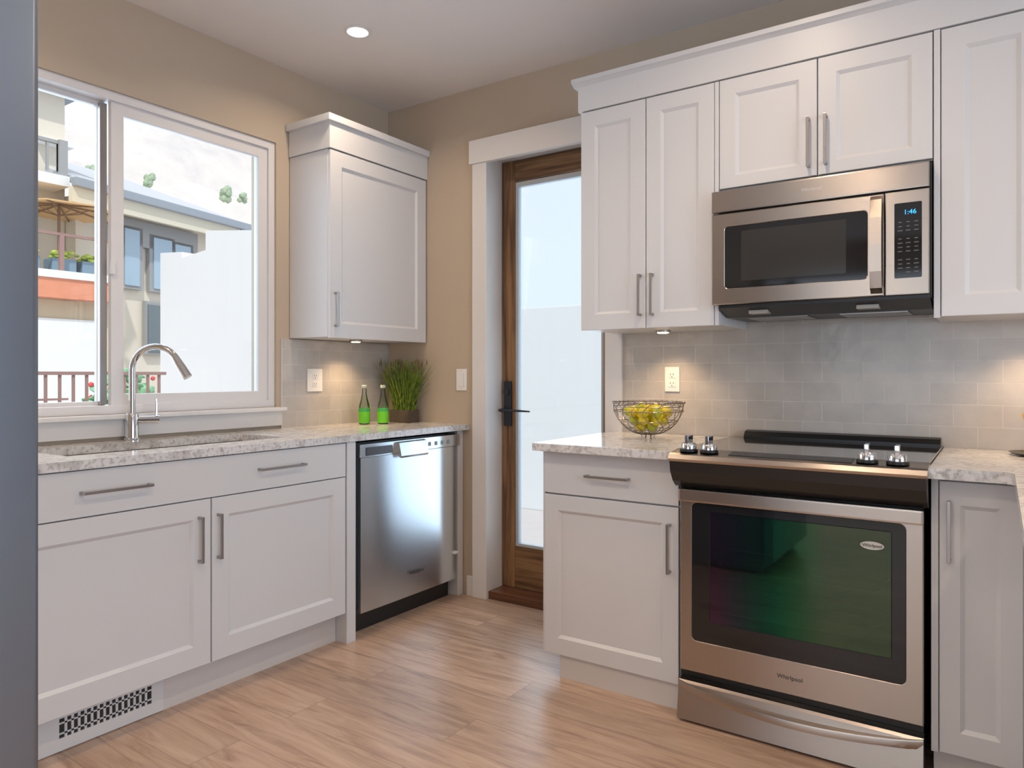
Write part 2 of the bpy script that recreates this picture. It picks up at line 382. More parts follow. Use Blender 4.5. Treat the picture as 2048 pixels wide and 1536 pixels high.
def pull(face, u0, u1, v0, v1, w, parent, off=.03, th=.010, bow=0):
    """bar pull, flat bar with two posts; vertical if v span is larger"""
    bm = bmesh.new(); vert = abs(v1 - v0) > abs(u1 - u0)
    if vert:
        u = (u0 + u1) / 2
        pts = [fp(face, u, v0, w), fp(face, u, v0, w + off), fp(face, u, v1, w + off), fp(face, u, v1, w)]
        fbox(bm, face, u - th / 2, u + th / 2, v0, v1, w + off - .006, w + off, .0015)
        for a in (v0, v1 - th): fbox(bm, face, u - th / 2, u + th / 2, a, a + th, w, w + off - .004, .001)
    else:
        v = (v0 + v1) / 2
        fbox(bm, face, u0, u1, v - th / 2, v + th / 2, w + off - .006, w + off, .0015)
        for a in (u0, u1 - th): fbox(bm, face, a, a + th, v - th / 2, v + th / 2, w, w + off - .004, .001)
    return obj('handle', bm, 'nickel', parent)

# ---------------------------------------------------------------- room shell
XR, YB = 7.0, -7.0
struct('floor', B(-.2, XR + .2, YB - .2, .0, FZ - .12, FZ), 'floor', 'light oak plank floor with knots')
struct('ceiling', B(-.2, XR + .2, YB - .2, .2, H, H + .15), 'ceil', 'flat pale ceiling')
WY0, WY1, WZ0, WZ1 = -2.36, -.798, 1.022, 2.354      # sink window hole
bm = bmesh.new()
bx(bm, -.2, 0, WY1, .2, FZ, H); bx(bm, -.2, 0, YB, WY0, FZ, H); bx(bm, -.2, 0, WY0, WY1, FZ, WZ0); bx(bm, -.2, 0, WY0, WY1, WZ1, H)
struct('wall_left', bm, 'wall', 'beige painted wall with the window over the sink')
DX0, DX1, DZ1 = .738, 1.452, 2.362
bm = bmesh.new()
bx(bm, 0, DX0, 0, .2, FZ, H); bx(bm, DX1, XR, 0, .2, FZ, H); bx(bm, DX0, DX1, 0, .2, DZ1, H)
struct('wall_back', bm, 'wall', 'beige painted wall with the wooden door')
bm = bmesh.new()     # right wall with wide glazed opening
bx(bm, XR, XR + .2, -1.2, .2, FZ, H); bx(bm, XR, XR + .2, YB - .2, -5.2, FZ, H); bx(bm, XR, XR + .2, -5.2, -1.2, 2.4, H); bx(bm, XR, XR + .2, -5.2, -1.2, FZ, .2)
struct('wall_right', bm, 'wall')
bm = bmesh.new()
bx(bm, -.2, .6, YB - .2, YB, FZ, H); bx(bm, 4.6, XR, YB - .2, YB, FZ, H); bx(bm, .6, 4.6, YB - .2, YB, 2.35, H); bx(bm, .6, 4.6, YB - .2, YB, FZ, .35)
struct('wall_rear', bm, 'wall')
struct('wall_fridge_alcove', B(0.004, 1.12, -4.4, -2.66, FZ + .001, H - .001), 'wall')
# backsplashes
struct('trim_1', B(0.0005, .008, -.769, -.001, .914, 1.366), 'tile_y', 'grey glossy subway tile behind the left counter')
struct('trim_2', B(1.536, 6.2, -.008, -.0005, .914, 1.42), 'tile_x', 'grey glossy subway tile behind the range')
struct('trim_3', B(0.0005, .010, -.774, -.769, .914, 1.366), 'toe')
struct('baseboard_back', B(.603, .648, -.014, -.0005, FZ, .085, bev=.002), 'trim')
# ---------------------------------------------------------------- sink window
wf = thing('window_1', 'white vinyl sliding window above the sink', 'window', (-.05, -1.58, WZ0)); wf['kind'] = 'structure'
def ring_bm(face_x0, face_x1, y0, y1, z0, z1, m, bev=.003, mb=None):
    bm = bmesh.new(); mb = m if mb is None else mb
    bx(bm, face_x0, face_x1, y0, y1, z0, z0 + mb, bev); bx(bm, face_x0, face_x1, y0, y1, z1 - m, z1, bev)
    bx(bm, face_x0, face_x1, y0, y0 + m, z0 + mb * .9, z1 - m * .9, bev); bx(bm, face_x0, face_x1, y1 - m, y1, z0 + mb * .9, z1 - m * .9, bev)
    return bm
obj('window_frame', ring_bm(-.13, -.012, WY0, WY1, WZ0, WZ1, .036), 'vinyl', wf)
obj('sliding_sash', ring_bm(-.052, -.026, -1.596, -.832, 1.052, 2.32, .052), 'vinyl', wf)
obj('fixed_sash', ring_bm(-.100, -.070, -2.33, -1.60, 1.046, 2.326, .028), 'vinyl', wf)
b2 = bmesh.new(); bx(b2, -.07, -.052, -1.628, -1.600, 1.06, 2.31, .002)
obj('window_track', b2, 'nickel', wf)
obj('window_latch', B(-.03, -.012, -1.603, -1.585, 1.60, 1.66, bev=.003), 'vinyl', wf)
obj('glass', B(-.041, -.037, -1.546, -.882, 1.10, 2.27), 'pane', wf)
obj('glass', B(-.087, -.083, -2.30, -1.63, 1.07, 2.30), 'pane', wf)
obj('window_stool', B(-.012, .055, -2.40, -.772, 1.004, 1.022, bev=.004), 'trim', wf)
obj('window_apron', B(.0005, .022, -2.38, -.777, .930, 1.004, bev=.002), 'trim', wf)
# ---------------------------------------------------------------- door casing and door
cs = thing('trim_4', 'white casing and jamb around the wooden door', 'door casing', (1.09, 0, FZ)); cs['kind'] = 'structure'
obj('casing_leg', B(.648, .742, -.022, -.0005, FZ, 2.325, bev=.002), 'trim', cs)
obj('casing_leg', B(1.448, 1.536, -.022, -.0005, FZ, 2.325, bev=.002), 'trim', cs)
obj('casing_head', B(.632, 1.552, -.032, -.0005, 2.325, 2.452, bev=.003), 'trim', cs)
bm = bmesh.new(); bx(bm, .738, .7405, -.018, .20, FZ, 2.36); bx(bm, 1.4495, 1.452, -.018, .2, FZ, 2.36); bx(bm, .738, 1.452, -.018, .2, 2.356, 2.362)
obj('jamb', bm, 'trim', cs)
sill = struct('trim_5', B(.742, 1.448, -.002, .19, FZ, .022, bev=.004), 'sillwood', 'dark wooden threshold under the door')
dr = thing('door_1', 'stained wooden door with a full glass pane', 'door', (1.09, .14, .025)); dr['kind'] = 'structure'
X0, X1, Z0, Z1, Y0, Y1 = .744, 1.446, .025, 2.352, .125, .17
obj('stile', B(X0, .828, Y0, Y1, Z0, Z1, bev=.002), 'doorwood', dr)
obj('stile', B(1.366, X1, Y0, Y1, Z0, Z1, bev=.002), 'doorwood', dr)
obj('rail', B(.829, 1.365, Y0 + .001, Y1, Z0, .250, bev=.002), 'doorwoodh', dr)
obj('rail', B(.829, 1.365, Y0 + .001, Y1, 2.235, Z1, bev=.002), 'doorwoodh', dr)
bm = bmesh.new()
for a in ((.828, .846, .250, 2.235), (1.350, 1.366, .250, 2.235), (.840, 1.354, .250, .266), (.840, 1.354, 2.208, 2.235)): bx(bm, a[0], a[1], Y0 + .006, Y1 - .006, a[2], a[3], .003)
obj('glazing_bead', bm, plain('grey_bead', (.42, .45, .48), .5), dr)
obj('glass', B(.845, 1.351, .146, .150, .264, 2.21), 'doorpane', dr)
ls = obj('lock_plate', B(.765, .810, .108, Y0, .905, 1.150, bev=.006), 'iron', dr, label='dark lock plate')
bm = bmesh.new(); cyl(bm, (.787, .112, .992), (.787, .060, .992), .011); tube(bm, [(.770, .06, .992), (.80, .058, .992), (.90, .058, .992), (.965, .062, .990)], [.008, .008, .006, .004])
cyl(bm, (.787, .110, 1.09), (.787, .098, 1.09), .018)
obj('lever_handle', bm, 'iron', ls, smooth='auto')
# hinge-free jamb stop
# ---------------------------------------------------------------- wall plates
def plate(face, u0, u1, v0, v1, w, label, kind, nm_):
    t = thing(nm_, label, kind, fp(face, (u0 + u1) / 2, v0, w))
    obj('cover_plate', slab(face, u0, u1, v0, v1, w + .006, .006, .002), 'white', t)
    uc = (u0 + u1) / 2; bm = bmesh.new()
    if kind == 'outlet':
        for vc in (v0 + (v1 - v0) * .32, v0 + (v1 - v0) * .68):
            bm = bmesh.new(); fbox(bm, face, uc - .016, uc + .016, vc - .014, vc + .014, w + .006, w + .008, .001); obj('socket', bm, 'white', t)
        for vc in (v0 + (v1 - v0) * .32, v0 + (v1 - v0) * .68):
            b3 = bmesh.new()
            for du in (-.007, .007): fbox(b3, face, uc + du - .0012, uc + du + .0012, vc - .002, vc + .007, w + .008, w + .0084)
            fbox(b3, face, uc - .002, uc + .002, vc - .010, vc - .006, w + .008, w + .0084)
            obj('slots', b3, 'gap', t)
    else:
        fbox(bm, face, uc - .016, uc + .016, v0 + .022, v1 - .022, w + .006, w + .011, .002); obj('rocker', bm, 'white', t)
        for va in (v0 + .008, v1 - .012):
            b3 = bmesh.new(); fbox(b3, face, uc - .003, uc + .003, va, va + .004, w + .006, w + .0066); obj('screw', b3, 'bright', t)
plate('L', -.612, -.512, 1.096, 1.216, .008, 'white outlet in the tile between sink window and green bottles', 'outlet', 'wall_outlet')
plate('B', 1.749, 1.818, 1.108, 1.220, .008, 'white outlet in the tile above the wire fruit bowl', 'outlet', 'wall_outlet')
plate('B', .525, .597, 1.098, 1.217, .0, 'white light switch on the beige wall left of the wooden door', 'switch', 'light_switch')

# ---------------------------------------------------------------- left run: sink cabinet
CF = .600
sc = thing('sink_base_cabinet', 'white base cabinet with two doors under the sink window', 'cabinet', (.3, -1.55, FZ))
bm = bmesh.new(); bx(bm, .006, .578, -2.64, -.884, .112, .25); bx(bm, .006, .578, -2.64, -2.3, .25, .882); bx(bm, .555, .578, -2.3, -.884, .25, .882); bx(bm, .006, .555, -.91, -.884, .25, .882)
obj('carcass', bm, 'cab', sc)
obj('toe_kick', B(.45, .530, -2.64, -.884, FZ, .111), 'toe', sc)
df = obj('drawer_front', slab('L', -2.222, -.888, .731, .879, CF), 'cab', sc)
pull('L', -2.007, -1.779, .803, .814, CF, df); pull('L', -1.346, -1.124, .806, .817, CF, df)
d1 = obj('door', shaker('L', -1.5435, -.888, .119, .7265, CF, st=.068, stb=.078), 'cab', sc); pull('L', -1.525, -1.515, .500, .668, CF, d1)
d2 = obj('door', shaker('L', -2.222, -1.5485, .119, .7265, CF, st=.068, stb=.078), 'cab', sc); pull('L', -1.602, -1.592, .500, .668, CF, d2)
obj('filler', slab('L', -2.64, -2.226, .119, .879, CF), 'cab', sc)
obj('end_panel', B(.006, .602, -.882, -.829, FZ, .882, bev=.002), 'cab', sc)
vg = thing('vent_grille', 'white metal heating vent in the toe kick of the sink cabinet', 'vent', (.5375, -1.87, .012))
obj('backing', B(.5302, .5315, -2.045, -1.735, .020, .090), 'gap', vg)
bm = bmesh.new()
bx(bm, .5318, .537, -2.10, -2.038, FZ + .004, .108); bx(bm, .5318, .537, -1.737, -1.695, FZ + .004, .108); bx(bm, .5318, .537, -2.038, -1.737, FZ + .004, .024); bx(bm, .5318, .537, -2.038, -1.737, .087, .108)
for a, b_ in ((.036, .041), (.069, .074)): bx(bm, .5318, .537, -2.038, -1.737, a, b_)
for k in range(1, 15):
    y = -2.038 + k * .301 / 15
    bx(bm, .5318, .537, y - .0038, y + .0038, .024, .087)
obj('grille', bm, 'cab', vg)
# counter left with sink cut-out
def counter_left():
    bm = bmesh.new(); ys = [-2.655, -1.98, -1.10, -.0005]; xs = [.001, .135, .455, .612]
    for i in range(3):
        for j in range(3):
            if i == 1 and j == 1: continue
            bx(bm, xs[j], xs[j + 1], ys[i], ys[i + 1], .884, .914)
    bmesh.ops.remove_doubles(bm, verts=bm.verts, dist=1e-5)
    # remove internal doubled faces
    seen = {}
    for f in list(bm.faces):
        k = tuple(sorted(v.index for v in f.verts)); seen.setdefault(k, []).append(f)
    return bm
bm = counter_left(); bm.verts.index_update(); seen = {}
for f in bm.faces: seen.setdefault(tuple(sorted(v.index for v in f.verts)), []).append(f)
bad = [f for fs in seen.values() if len(fs) > 1 for f in fs]
bmesh.ops.delete(bm, geom=bad, context='FACES_ONLY')
tag(obj('countertop', bm, 'counter'), 'speckled pale stone countertop holding the sink under the window', 'countertop')
sk = thing('sink', 'undermount steel sink basin set in the left countertop', 'sink', (.295, -1.54, .70))
bm = bmesh.new()
x0, x1, y0, y1, zt, zb = .125, .465, -1.99, -1.09, .8835, .70
bx(bm, x0, x1, y0, y1, zb - .004, zb); bx(bm, x0, x0 + .006, y0, y1, zb, zt); bx(bm, x1 - .006, x1, y0, y1, zb, zt); bx(bm, x0, x1, y0, y0 + .006, zb, zt); bx(bm, x0, x1, y1 - .006, y1, zb, zt)
obj('basin', bm, steel('sink_steel', (.5, .45, .4), .35), sk)
bm = bmesh.new(); lathe(bm, (.295, -1.54, zb), [(.045, .0005), (.045, .003), (.03, .003), (.028, .001)]); obj('drain', bm, 'chrome', sk)
# faucet
fc = thing('faucet', 'tall chrome gooseneck faucet with side lever in front of the window', 'faucet', (.07, -1.560, .914))
fx, fy = .070, -1.560
bm = bmesh.new(); lathe(bm, (fx, fy, .914), [(.031, .0005), (.031, .008), (.027, .012), (.0255, .03), (.0255, .105), (.022, .112)]); obj('body', bm, 'chrome', fc, 'auto')
bm = bmesh.new(); dx = Vector((.86, .5, 0)).normalized(); rr = .100; pts = [Vector((fx, fy, 1.02)), Vector((fx, fy, 1.10)), Vector((fx, fy, 1.20))]
for k in range(0, 13):
    a = math.pi - k * math.pi * .86 / 12
    pts.append(Vector((fx, fy, 1.205)) + dx * (rr + rr * math.cos(a)) + Vector((0, 0, rr * .95 * math.sin(a))))
tube(bm, pts, .0125, 16); obj('gooseneck', bm, 'chrome', fc, 'auto')
e0 = pts[-1]; ed = (pts[-1] - pts[-2]).normalized()
bm = bmesh.new(); tube(bm, [pts[-2], e0, e0 + ed * .025, e0 + ed * .085], [.0135, .015, .0165, .0185], 16)
obj('spray_head', bm, 'chrome', fc, 'auto')
bm = bmesh.new(); hd = Vector((.55, .83, 0)).normalized(); c0 = Vector((fx, fy, 1.000))
cyl(bm, c0 + hd * .02, c0 + hd * .095, .015); cyl(bm, c0 + hd * .096, c0 + hd * .102, .0165)
tube(bm, [c0 + hd * .088 + Vector((0, 0, .012)), c0 + hd * .090 + Vector((0, 0, .05)), c0 + hd * .088 + Vector((0, 0, .085))], [.005, .004, .0035], 10)
obj('lever', bm, 'chrome', fc, 'auto')

# ---------------------------------------------------------------- dishwasher
dw = thing('dishwasher', 'stainless dishwasher with black toe kick in the left run', 'dishwasher', (.3, -.42, FZ))
obj('tub', B(.02, .552, -.800, -.052, .10, .868), 'black', dw)
obj('toe_panel', B(.45, .520, -.815, -.075, FZ, .105), 'black', dw)
bm = bmesh.new(); NY, NZ = 16, 14; y0, y1, z0, z1 = -.782, -.090, .085, .800
gv = []
for j in range(NZ + 1):
    row = []
    for i in range(NY + 1):
        s = i / NY; q = j / NZ; bulge = .010 + .0035 * (1 - (2 * s - 1) ** 4) + .0015 * math.sin(math.pi * q) * (1 - (2 * s - 1) ** 2)
        row.append(bm.verts.new((.575 + bulge, y0 + (y1 - y0) * s, z0 + (z1 - z0) * q)))
    gv.append(row)
bk = [[bm.verts.new((.553, v.co.y, v.co.z)) for v in row] for row in gv]
for j in range(NZ):
    for i in range(NY):
        bm.faces.new((gv[j][i], gv[j][i + 1], gv[j + 1][i + 1], gv[j + 1][i])); bm.faces.new((bk[j][i], bk[j + 1][i], bk[j + 1][i + 1], bk[j][i + 1]))
for i in range(NY):
    bm.faces.new((gv[0][i], bk[0][i], bk[0][i + 1], gv[0][i + 1])); bm.faces.new((gv[NZ][i], gv[NZ][i + 1], bk[NZ][i + 1], bk[NZ][i]))
for j in range(NZ):
    bm.faces.new((gv[j][0], gv[j + 1][0], bk[j + 1][0], bk[j][0])); bm.faces.new((gv[j][NY], bk[j][NY], bk[j + 1][NY], gv[j + 1][NY]))
dd = obj('door', bm, 'steeldw', dw, 'auto')
text('lettering', 'Whirlpool', dd, 'gap', (.599, -.412, .200), (0, 1, 0), (0, 0, 1), .026)
cp = obj('control_panel', B(.553, .585, -.786, -.050, .801, .862, bev=.003), 'steeldw', dw)
bm = bmesh.new(); bx(bm, .5852, .588, -.748, -.575, .808, .846, .003); obj('recess_strip', bm, plain('dark_recess', (.08, .085, .10), .2), cp)  # dark plate stands in for the shaded recess in the panel
bm = bmesh.new()
extr(bm, [(.585, .858), (.603, .853), (.618, .79), (.612, .780), (.585, .800)], -.545, -.345, 'y'); obj('pocket_handle', bm, 'steeldw', cp)
M['btn'] = plain('blue_grey_buttons', (.25, .30, .36), .4)
for y in (-.30, -.25, -.20, -.15): obj('button', B(.5852, .5868, y - .010, y + .010, .818, .838, bev=.001), 'btn', cp)
obj('latch_tab', B(.575, .600, -.112, -.080, .222, .234, bev=.002), 'white', dw)
tag(obj('filler_panel', B(.50, .570, -.0495, -.004, FZ, .882, bev=.001), 'cab'), 'narrow white panel between dishwasher and beige wall', 'panel')

# ---------------------------------------------------------------- left upper cabinet
UF = .3075
lu = thing('wall_cabinet', 'single-door white wall cabinet left of the wooden door', 'cabinet', (.15, -.36, 1.367))
obj('carcass', B(.004, UF - .020, -.718, -.004, 1.372, 2.294, bev=.001), 'cab', lu)
ld = obj('door', shaker('L', -.716, -.010, 1.367, 2.290, UF, st=.072), 'cab', lu)
pull('L', -.692, -.682, 1.421, 1.592, UF, ld)
bm = bmesh.new(); bx(bm, .004, UF + .004, -.724, -.002, 2.297, 2.425, .001); obj('frieze', bm, 'cab', lu)
bm = bmesh.new(); bx(bm, .004, UF + .022, -.744, -.002, 2.425, 2.459, .003); obj('crown', bm, 'cab', lu)
def puck(x, y, z, label, power):
    t = thing('puck_light', label, 'light', (x, y, z))
    bm = bmesh.new(); lathe(bm, (x, y, z), [(.033, -.0002), (.033, -.008), (.027, -.010), (.026, -.009)]); obj('housing', bm, 'nickel', t, 'auto')
    bm = bmesh.new(); lathe(bm, (x, y, z), [(.025, -.0095), (.025, -.012), (.018, -.014)]); obj('lens', bm, 'puck', t)
    l = bpy.data.lights.new('puck_lamp', 'SPOT'); l.energy = power; l.color = (1, .68, .38); l.spot_size = R(125); l.spot_blend = .8; l.shadow_soft_size = .02
    lo = bpy.data.objects.new('puck_lamp', l); COL.objects.link(lo); lo.location = (x, y, z - .02)
puck(.150, -.40, 1.3718, 'glowing puck light under the wall cabinet over the green bottles', 7)

# ---------------------------------------------------------------- right run: upper cabinets
OU = .376; ZT = 2.322
u1 = thing('wall_cabinet', 'tall two-door white wall cabinet left of the microwave', 'cabinet', (1.81, -.18, 1.375))
obj('carcass', B(1.510, 2.117, -(OU - .020), -.010, 1.379, ZT, bev=.001), 'cab', u1)
a = obj('door', shaker('B', 1.5125, 1.8115, 1.376, ZT - .004, OU, st=.066), 'cab', u1); pull('B', 1.786, 1.796, 1.426, 1.597, OU, a)
a = obj('door', shaker('B', 1.8155, 2.098, 1.376, ZT - .004, OU, st=.062), 'cab', u1); pull('B', 1.840, 1.850, 1.426, 1.597, OU, a)
obj('filler', slab('B', 2.1005, 2.1165, 1.376, ZT - .004, OU), 'cab', u1)
u2 = thing('wall_cabinet', 'short two-door white wall cabinet directly above the microwave', 'cabinet', (2.47, -.18, 1.9))
obj('carcass', B(2.1185, 2.831, -(OU - .020), -.002, 1.897, ZT), 'cab', u2)
a = obj('door', shaker('B', 2.1195, 2.4715, 1.900, ZT - .004, OU, st=.060, stb=.045), 'cab', u2); pull('B', 2.440, 2.450, 1.930, 2.108, OU, a)
a = obj('door', shaker('B', 2.4755, 2.830, 1.900, ZT - .004, OU, st=.060, stb=.045), 'cab', u2); pull('B', 2.498, 2.508, 1.930, 2.108, OU, a)
u3 = thing('wall_cabinet', 'white wall cabinet right of the microwave at the picture edge', 'cabinet', (3.1, -.18, 1.375))
obj('carcass', B(2.8325, 3.62, -(OU - .020), -.010, 1.379, ZT, bev=.001), 'cab', u3)
obj('stile', slab('B', 2.8335, 2.852, 1.372, ZT - .001, OU), 'cab', u3)
obj('door', shaker('B', 2.855, 3.135, 1.376, ZT - .004, OU, st=.066), 'cab', u3)
obj('door', shaker('B', 3.139, 3.60, 1.376, ZT - .004, OU, st=.066), 'cab', u3)
cr = thing('crown_moulding', 'long white frieze and crown running over the right wall cabinets', 'moulding', (2.5, -.2, ZT))
obj('frieze', B(1.500, 3.62, -(OU + .004), -.002, ZT + .001, 2.432, bev=.001), 'cab', cr)
bm = bmesh.new(); extr(bm, [(-(OU + .026), 2.462), (-.002, 2.462), (-.002, 2.432), (-(OU + .004), 2.432), (-(OU + .016), 2.440), (-(OU + .026), 2.444)], 1.478, 3.62, 'x'); obj('crown', bm, 'cab', cr)
puck(1.80, -.16, 1.3788, 'glowing puck light under the tall wall cabinet over the fruit bowl', 6)
puck(3.12, -.16, 1.3788, 'puck light under the wall cabinet at the right edge', 7)

# ---------------------------------------------------------------- microwave
mw = thing('microwave', 'stainless over-the-range microwave with black window and keypad', 'microwave', (2.465, -.2, 1.42))
obj('body', B(2.124, 2.829, -.388, -.012, 1.440, 1.886, bev=.003), 'black', mw)
mf = .420
a = obj('top_vent', slab('B', 2.103, 2.824, 1.800, 1.882, mf, .03, .004), 'steel', mw)
text('lettering', 'Whirlpool', a, 'bright', (2.462, -mf - .0005, 1.842), (1, 0, 0), (0, 0, 1), .016)
def frame_plate(face, u0, u1, v0, v1, w1, t, iu0, iu1, iv0, iv1, rad=.012, n=5, bev=.003):
    """plate with a rounded-corner opening"""
    bm = bmesh.new()
    def loop(a0, a1, b0, b1, r, w):
        L = []
        for cx, cy, s in ((a1 - r, b1 - r, 0), (a0 + r, b1 - r, 90), (a0 + r, b0 + r, 180), (a1 - r, b0 + r, 270)):
            for k in range(n + 1):
                an = R(s + 90 * k / n); L.append(bm.verts.new(fp(face, cx + r * math.cos(an), cy + r * math.sin(an), w)))
        return L
    Ls = [loop(iu0, iu1, iv0, iv1, rad, w1 - t), loop(iu0, iu1, iv0, iv1, rad, w1 - .0015), loop(iu0 - .0015, iu1 + .0015, iv0 - .0015, iv1 + .0015, rad, w1),
          loop(u0 + bev, u1 - bev, v0 + bev, v1 - bev, .002, w1), loop(u0, u1, v0, v1, .003, w1 - bev), loop(u0, u1, v0, v1, .003, w1 - t)]
    m_ = len(Ls[0])
    for A, Bq in zip(Ls, Ls[1:] + [Ls[0]]):
        for k in range(m_): bm.faces.new((A[k], A[(k + 1) % m_], Bq[(k + 1) % m_], Bq[k]))
    return bm
def round_plate(face, u0, u1, v0, v1, w1, t, rad, n=6):
    bm = bmesh.new(); Ls = []
    for w in (w1, w1 - t):
        L = []
        for cx, cy, s in ((u1 - rad, v1 - rad, 0), (u0 + rad, v1 - rad, 90), (u0 + rad, v0 + rad, 180), (u1 - rad, v0 + rad, 270)):
            for k in range(n + 1):
                an = R(s + 90 * k / n); L.append(bm.verts.new(fp(face, cx + rad * math.cos(an), cy + rad * math.sin(an), w)))
        Ls.append(L)
    m_ = len(Ls[0])
    for k in range(m_): bm.faces.new((Ls[0][k], Ls[0][(k + 1) % m_], Ls[1][(k + 1) % m_], Ls[1][k]))
    bm.faces.new(Ls[0]); bm.faces.new(Ls[1][::-1]); return bm
md = obj('door', frame_plate('B', 2.103, 2.692, 1.450, 1.794, mf, .03, 2.153, 2.642, 1.510, 1.744, .014), 'steel', mw)
obj('window', round_plate('B', 2.1535, 2.6415, 1.5105, 1.7435, mf - .002, .006, .0135), 'blackglass', md)
obj('mesh_screen', round_plate('B', 2.215, 2.575, 1.535, 1.722, mf - .0012, .0004, .004), plain('grey_mesh', (.035, .033, .031), .12), md)
bm = bmesh.new(); hp = [(-mf, 1.458), (-mf - .022, 1.475), (-mf - .034, 1.53), (-mf - .036, 1.62), (-mf - .034, 1.71), (-mf - .022, 1.772), (-mf, 1.788), (-mf, 1.770), (-mf - .012, 1.757), (-mf - .022, 1.70), (-mf - .024, 1.62), (-mf - .022, 1.54), (-mf - .012, 1.49), (-mf, 1.474)]
extr(bm, hp, 2.652, 2.688, 'x'); obj('handle', bm, 'steel', md)
a = obj('control_panel', slab('B', 2.695, 2.824, 1.450, 1.794, mf, .03, .003), 'steel', mw)
kp = obj('keypad', round_plate('B', 2.723, 2.803, 1.505, 1.754, mf + .0012, .001, .004), 'blackglass', a, label='black keypad')
text('clock_display', '1:46', kp, 'screen', (2.769, -mf - .0016, 1.722), (1, 0, 0), (0, 0, 1), .022)
random.seed(4); M['keyp'] = plain('key_print', (.13, .13, .13), .6)
for r_ in range(13):
    z = 1.690 - r_ * .0138
    for c_ in range(3):
        w_ = .0045 + .003 * random.random(); u = 2.740 + c_ * .0235
        if r_ in (3, 8) or (r_ == 12 and c_ == 0): continue
        obj('key', B(u - w_, u + w_, -mf - .0018, -mf - .0012, z - .0016, z + .0016), 'keyp', kp)
bm = bmesh.new(); extr(bm, [(-.405, 1.449), (-.405, 1.438), (-.30, 1.408), (-.03, 1.408), (-.03, 1.449)], 2.128, 2.825, 'x'); un = obj('underside', bm, 'black', mw)
M['frost'] = plain('frosted_cover', (.35, .33, .3), .4)
for xa in (2.20, 2.53): obj('grease_filter', B(xa, xa + .22, -.28, -.10, 1.404, 1.408, bev=.001), 'nickel', un)
for xa in (2.23, 2.60): obj('lamp_cover', B(xa, xa + .07, -.375, -.325, 1.414, 1.428, bev=.002), 'frost', un)

# ---------------------------------------------------------------- right run: base cabinets
CR = .658
b1 = thing('base_cabinet', 'white base cabinet with drawer between wooden door and range', 'cabinet', (1.78, -.33, FZ))
obj('carcass', B(1.500, 2.064, -(CR - .02), -.004, .075, .882, bev=.001), 'cab', b1)
obj('side_panel', B(1.492, 1.4995, -(CR - .004), -.024, .070, .882, bev=.001), 'cab', b1)
obj('toe_kick', B(1.565, 2.064, -(CR - .012), -.10, FZ, .074), 'toe', b1)
a = obj('drawer_front', slab('B', 1.501, 2.063, .714, .878, CR), 'cab', b1); pull('B', 1.693, 1.875, .789, .799, CR, a)
a = obj('door', shaker('B', 1.501, 2.063, .073, .707, CR, st=.060, stb=.066), 'cab', b1); pull('B', 2.026, 2.036, .470, .648, CR, a)
b2 = thing('base_cabinet', 'white base cabinet right of the range at the picture edge', 'cabinet', (2.97, -.33, FZ))
obj('carcass', B(2.846, 3.085, -(CR - .02), -.004, .075, .882), 'cab', b2)
obj('stile', slab('B', 2.845, 2.8635, .070, .880, CR), 'cab', b2)
a = obj('door', shaker('B', 2.866, 3.068, .073, .872, CR, st=.052, stb=.068, stt=.068), 'cab', b2); pull('B', 2.886, 2.896, .637, .816, CR, a)
obj('toe_kick', B(2.850, 3.085, -(CR - .03), -.10, FZ, .074), 'toe', b2)
b3 = thing('peninsula_cabinet', 'white cabinet block of the peninsula beyond the right edge', 'cabinet', (3.4, -1.1, FZ))
obj('carcass', B(3.088, 3.66, -1.66, -.004, .075, .882), 'cab', b3); obj('toe_kick', B(3.14, 3.64, -1.64, -.02, FZ, .074), 'toe', b3)
bm = bmesh.new(); bx(bm, 1.474, 2.0645, -.710, -.009, .8825, .914, .003)
tag(obj('countertop', bm, 'counter'), 'speckled pale stone countertop between wooden door and range', 'countertop')
bm = bmesh.new(); pr = [(2.842, -.009), (3.72, -.009), (3.72, -1.72), (3.047, -1.72)]
for k in range(5):
    an = R(180 - 90 * k / 4); pr.append((3.047 - .03 + .03 * (1 + math.cos(an)) * 0 + .03 * math.sin(R(90 - 90 * k / 4)), -.710 - .03 + .03 * math.sin(R(90 * k / 4)) if k else -.74))
pr = [(2.842, -.009), (3.72, -.009), (3.72, -1.72), (3.047, -1.72)] + [(3.047 - .03 + .03 * math.cos(R(t)), -.740 + .03 * math.sin(R(t))) for t in (0, 22, 45, 68, 90)] + [(2.842, -.710)]
extr(bm, pr, .8825, .914, 'z'); tag(obj('countertop', bm, 'counter'), 'speckled pale stone countertop turning a corner right of the range', 'countertop')

# ---------------------------------------------------------------- range
rg = thing('range', 'stainless slide-in range with black glass cooktop and oven', 'range', (2.455, -.35, FZ))
obj('body', B(2.084, 2.826, -.662, -.03, .035, .900), 'black', rg)
obj('cooktop', B(2.0665, 2.8405, -.655, -.075, .915, .9225, bev=.002), 'cooktop', rg)
bm = bmesh.new(); bx(bm, 2.0665, 2.8405, -.655, -.018, .9148, .9185); obj('cooktop_trim', bm, 'black', rg)
bm = bmesh.new(); extr(bm, [(-.020, .919), (-.020, .948), (-.030, .952), (-.060, .947), (-.078, .930), (-.078, .919)], 2.125, 2.835, 'x'); obj('rear_vent', bm, 'black', rg, label='black raised vent at the back')
bm = bmesh.new(); extr(bm, [(-.655, .9235), (-.655, .895), (-.740, .884), (-.752, .886), (-.757, .895), (-.748, .909), (-.735, .913)], 2.062, 2.8425, 'x'); cpn = obj('control_panel', bm, 'steel', rg)
bm = bmesh.new(); extr(bm, [(-.668, .9240), (-.725, .9160), (-.725, .9145), (-.668, .9215)], 2.262, 2.640, 'x'); obj('touch_panel', bm, 'blackglass', cpn)
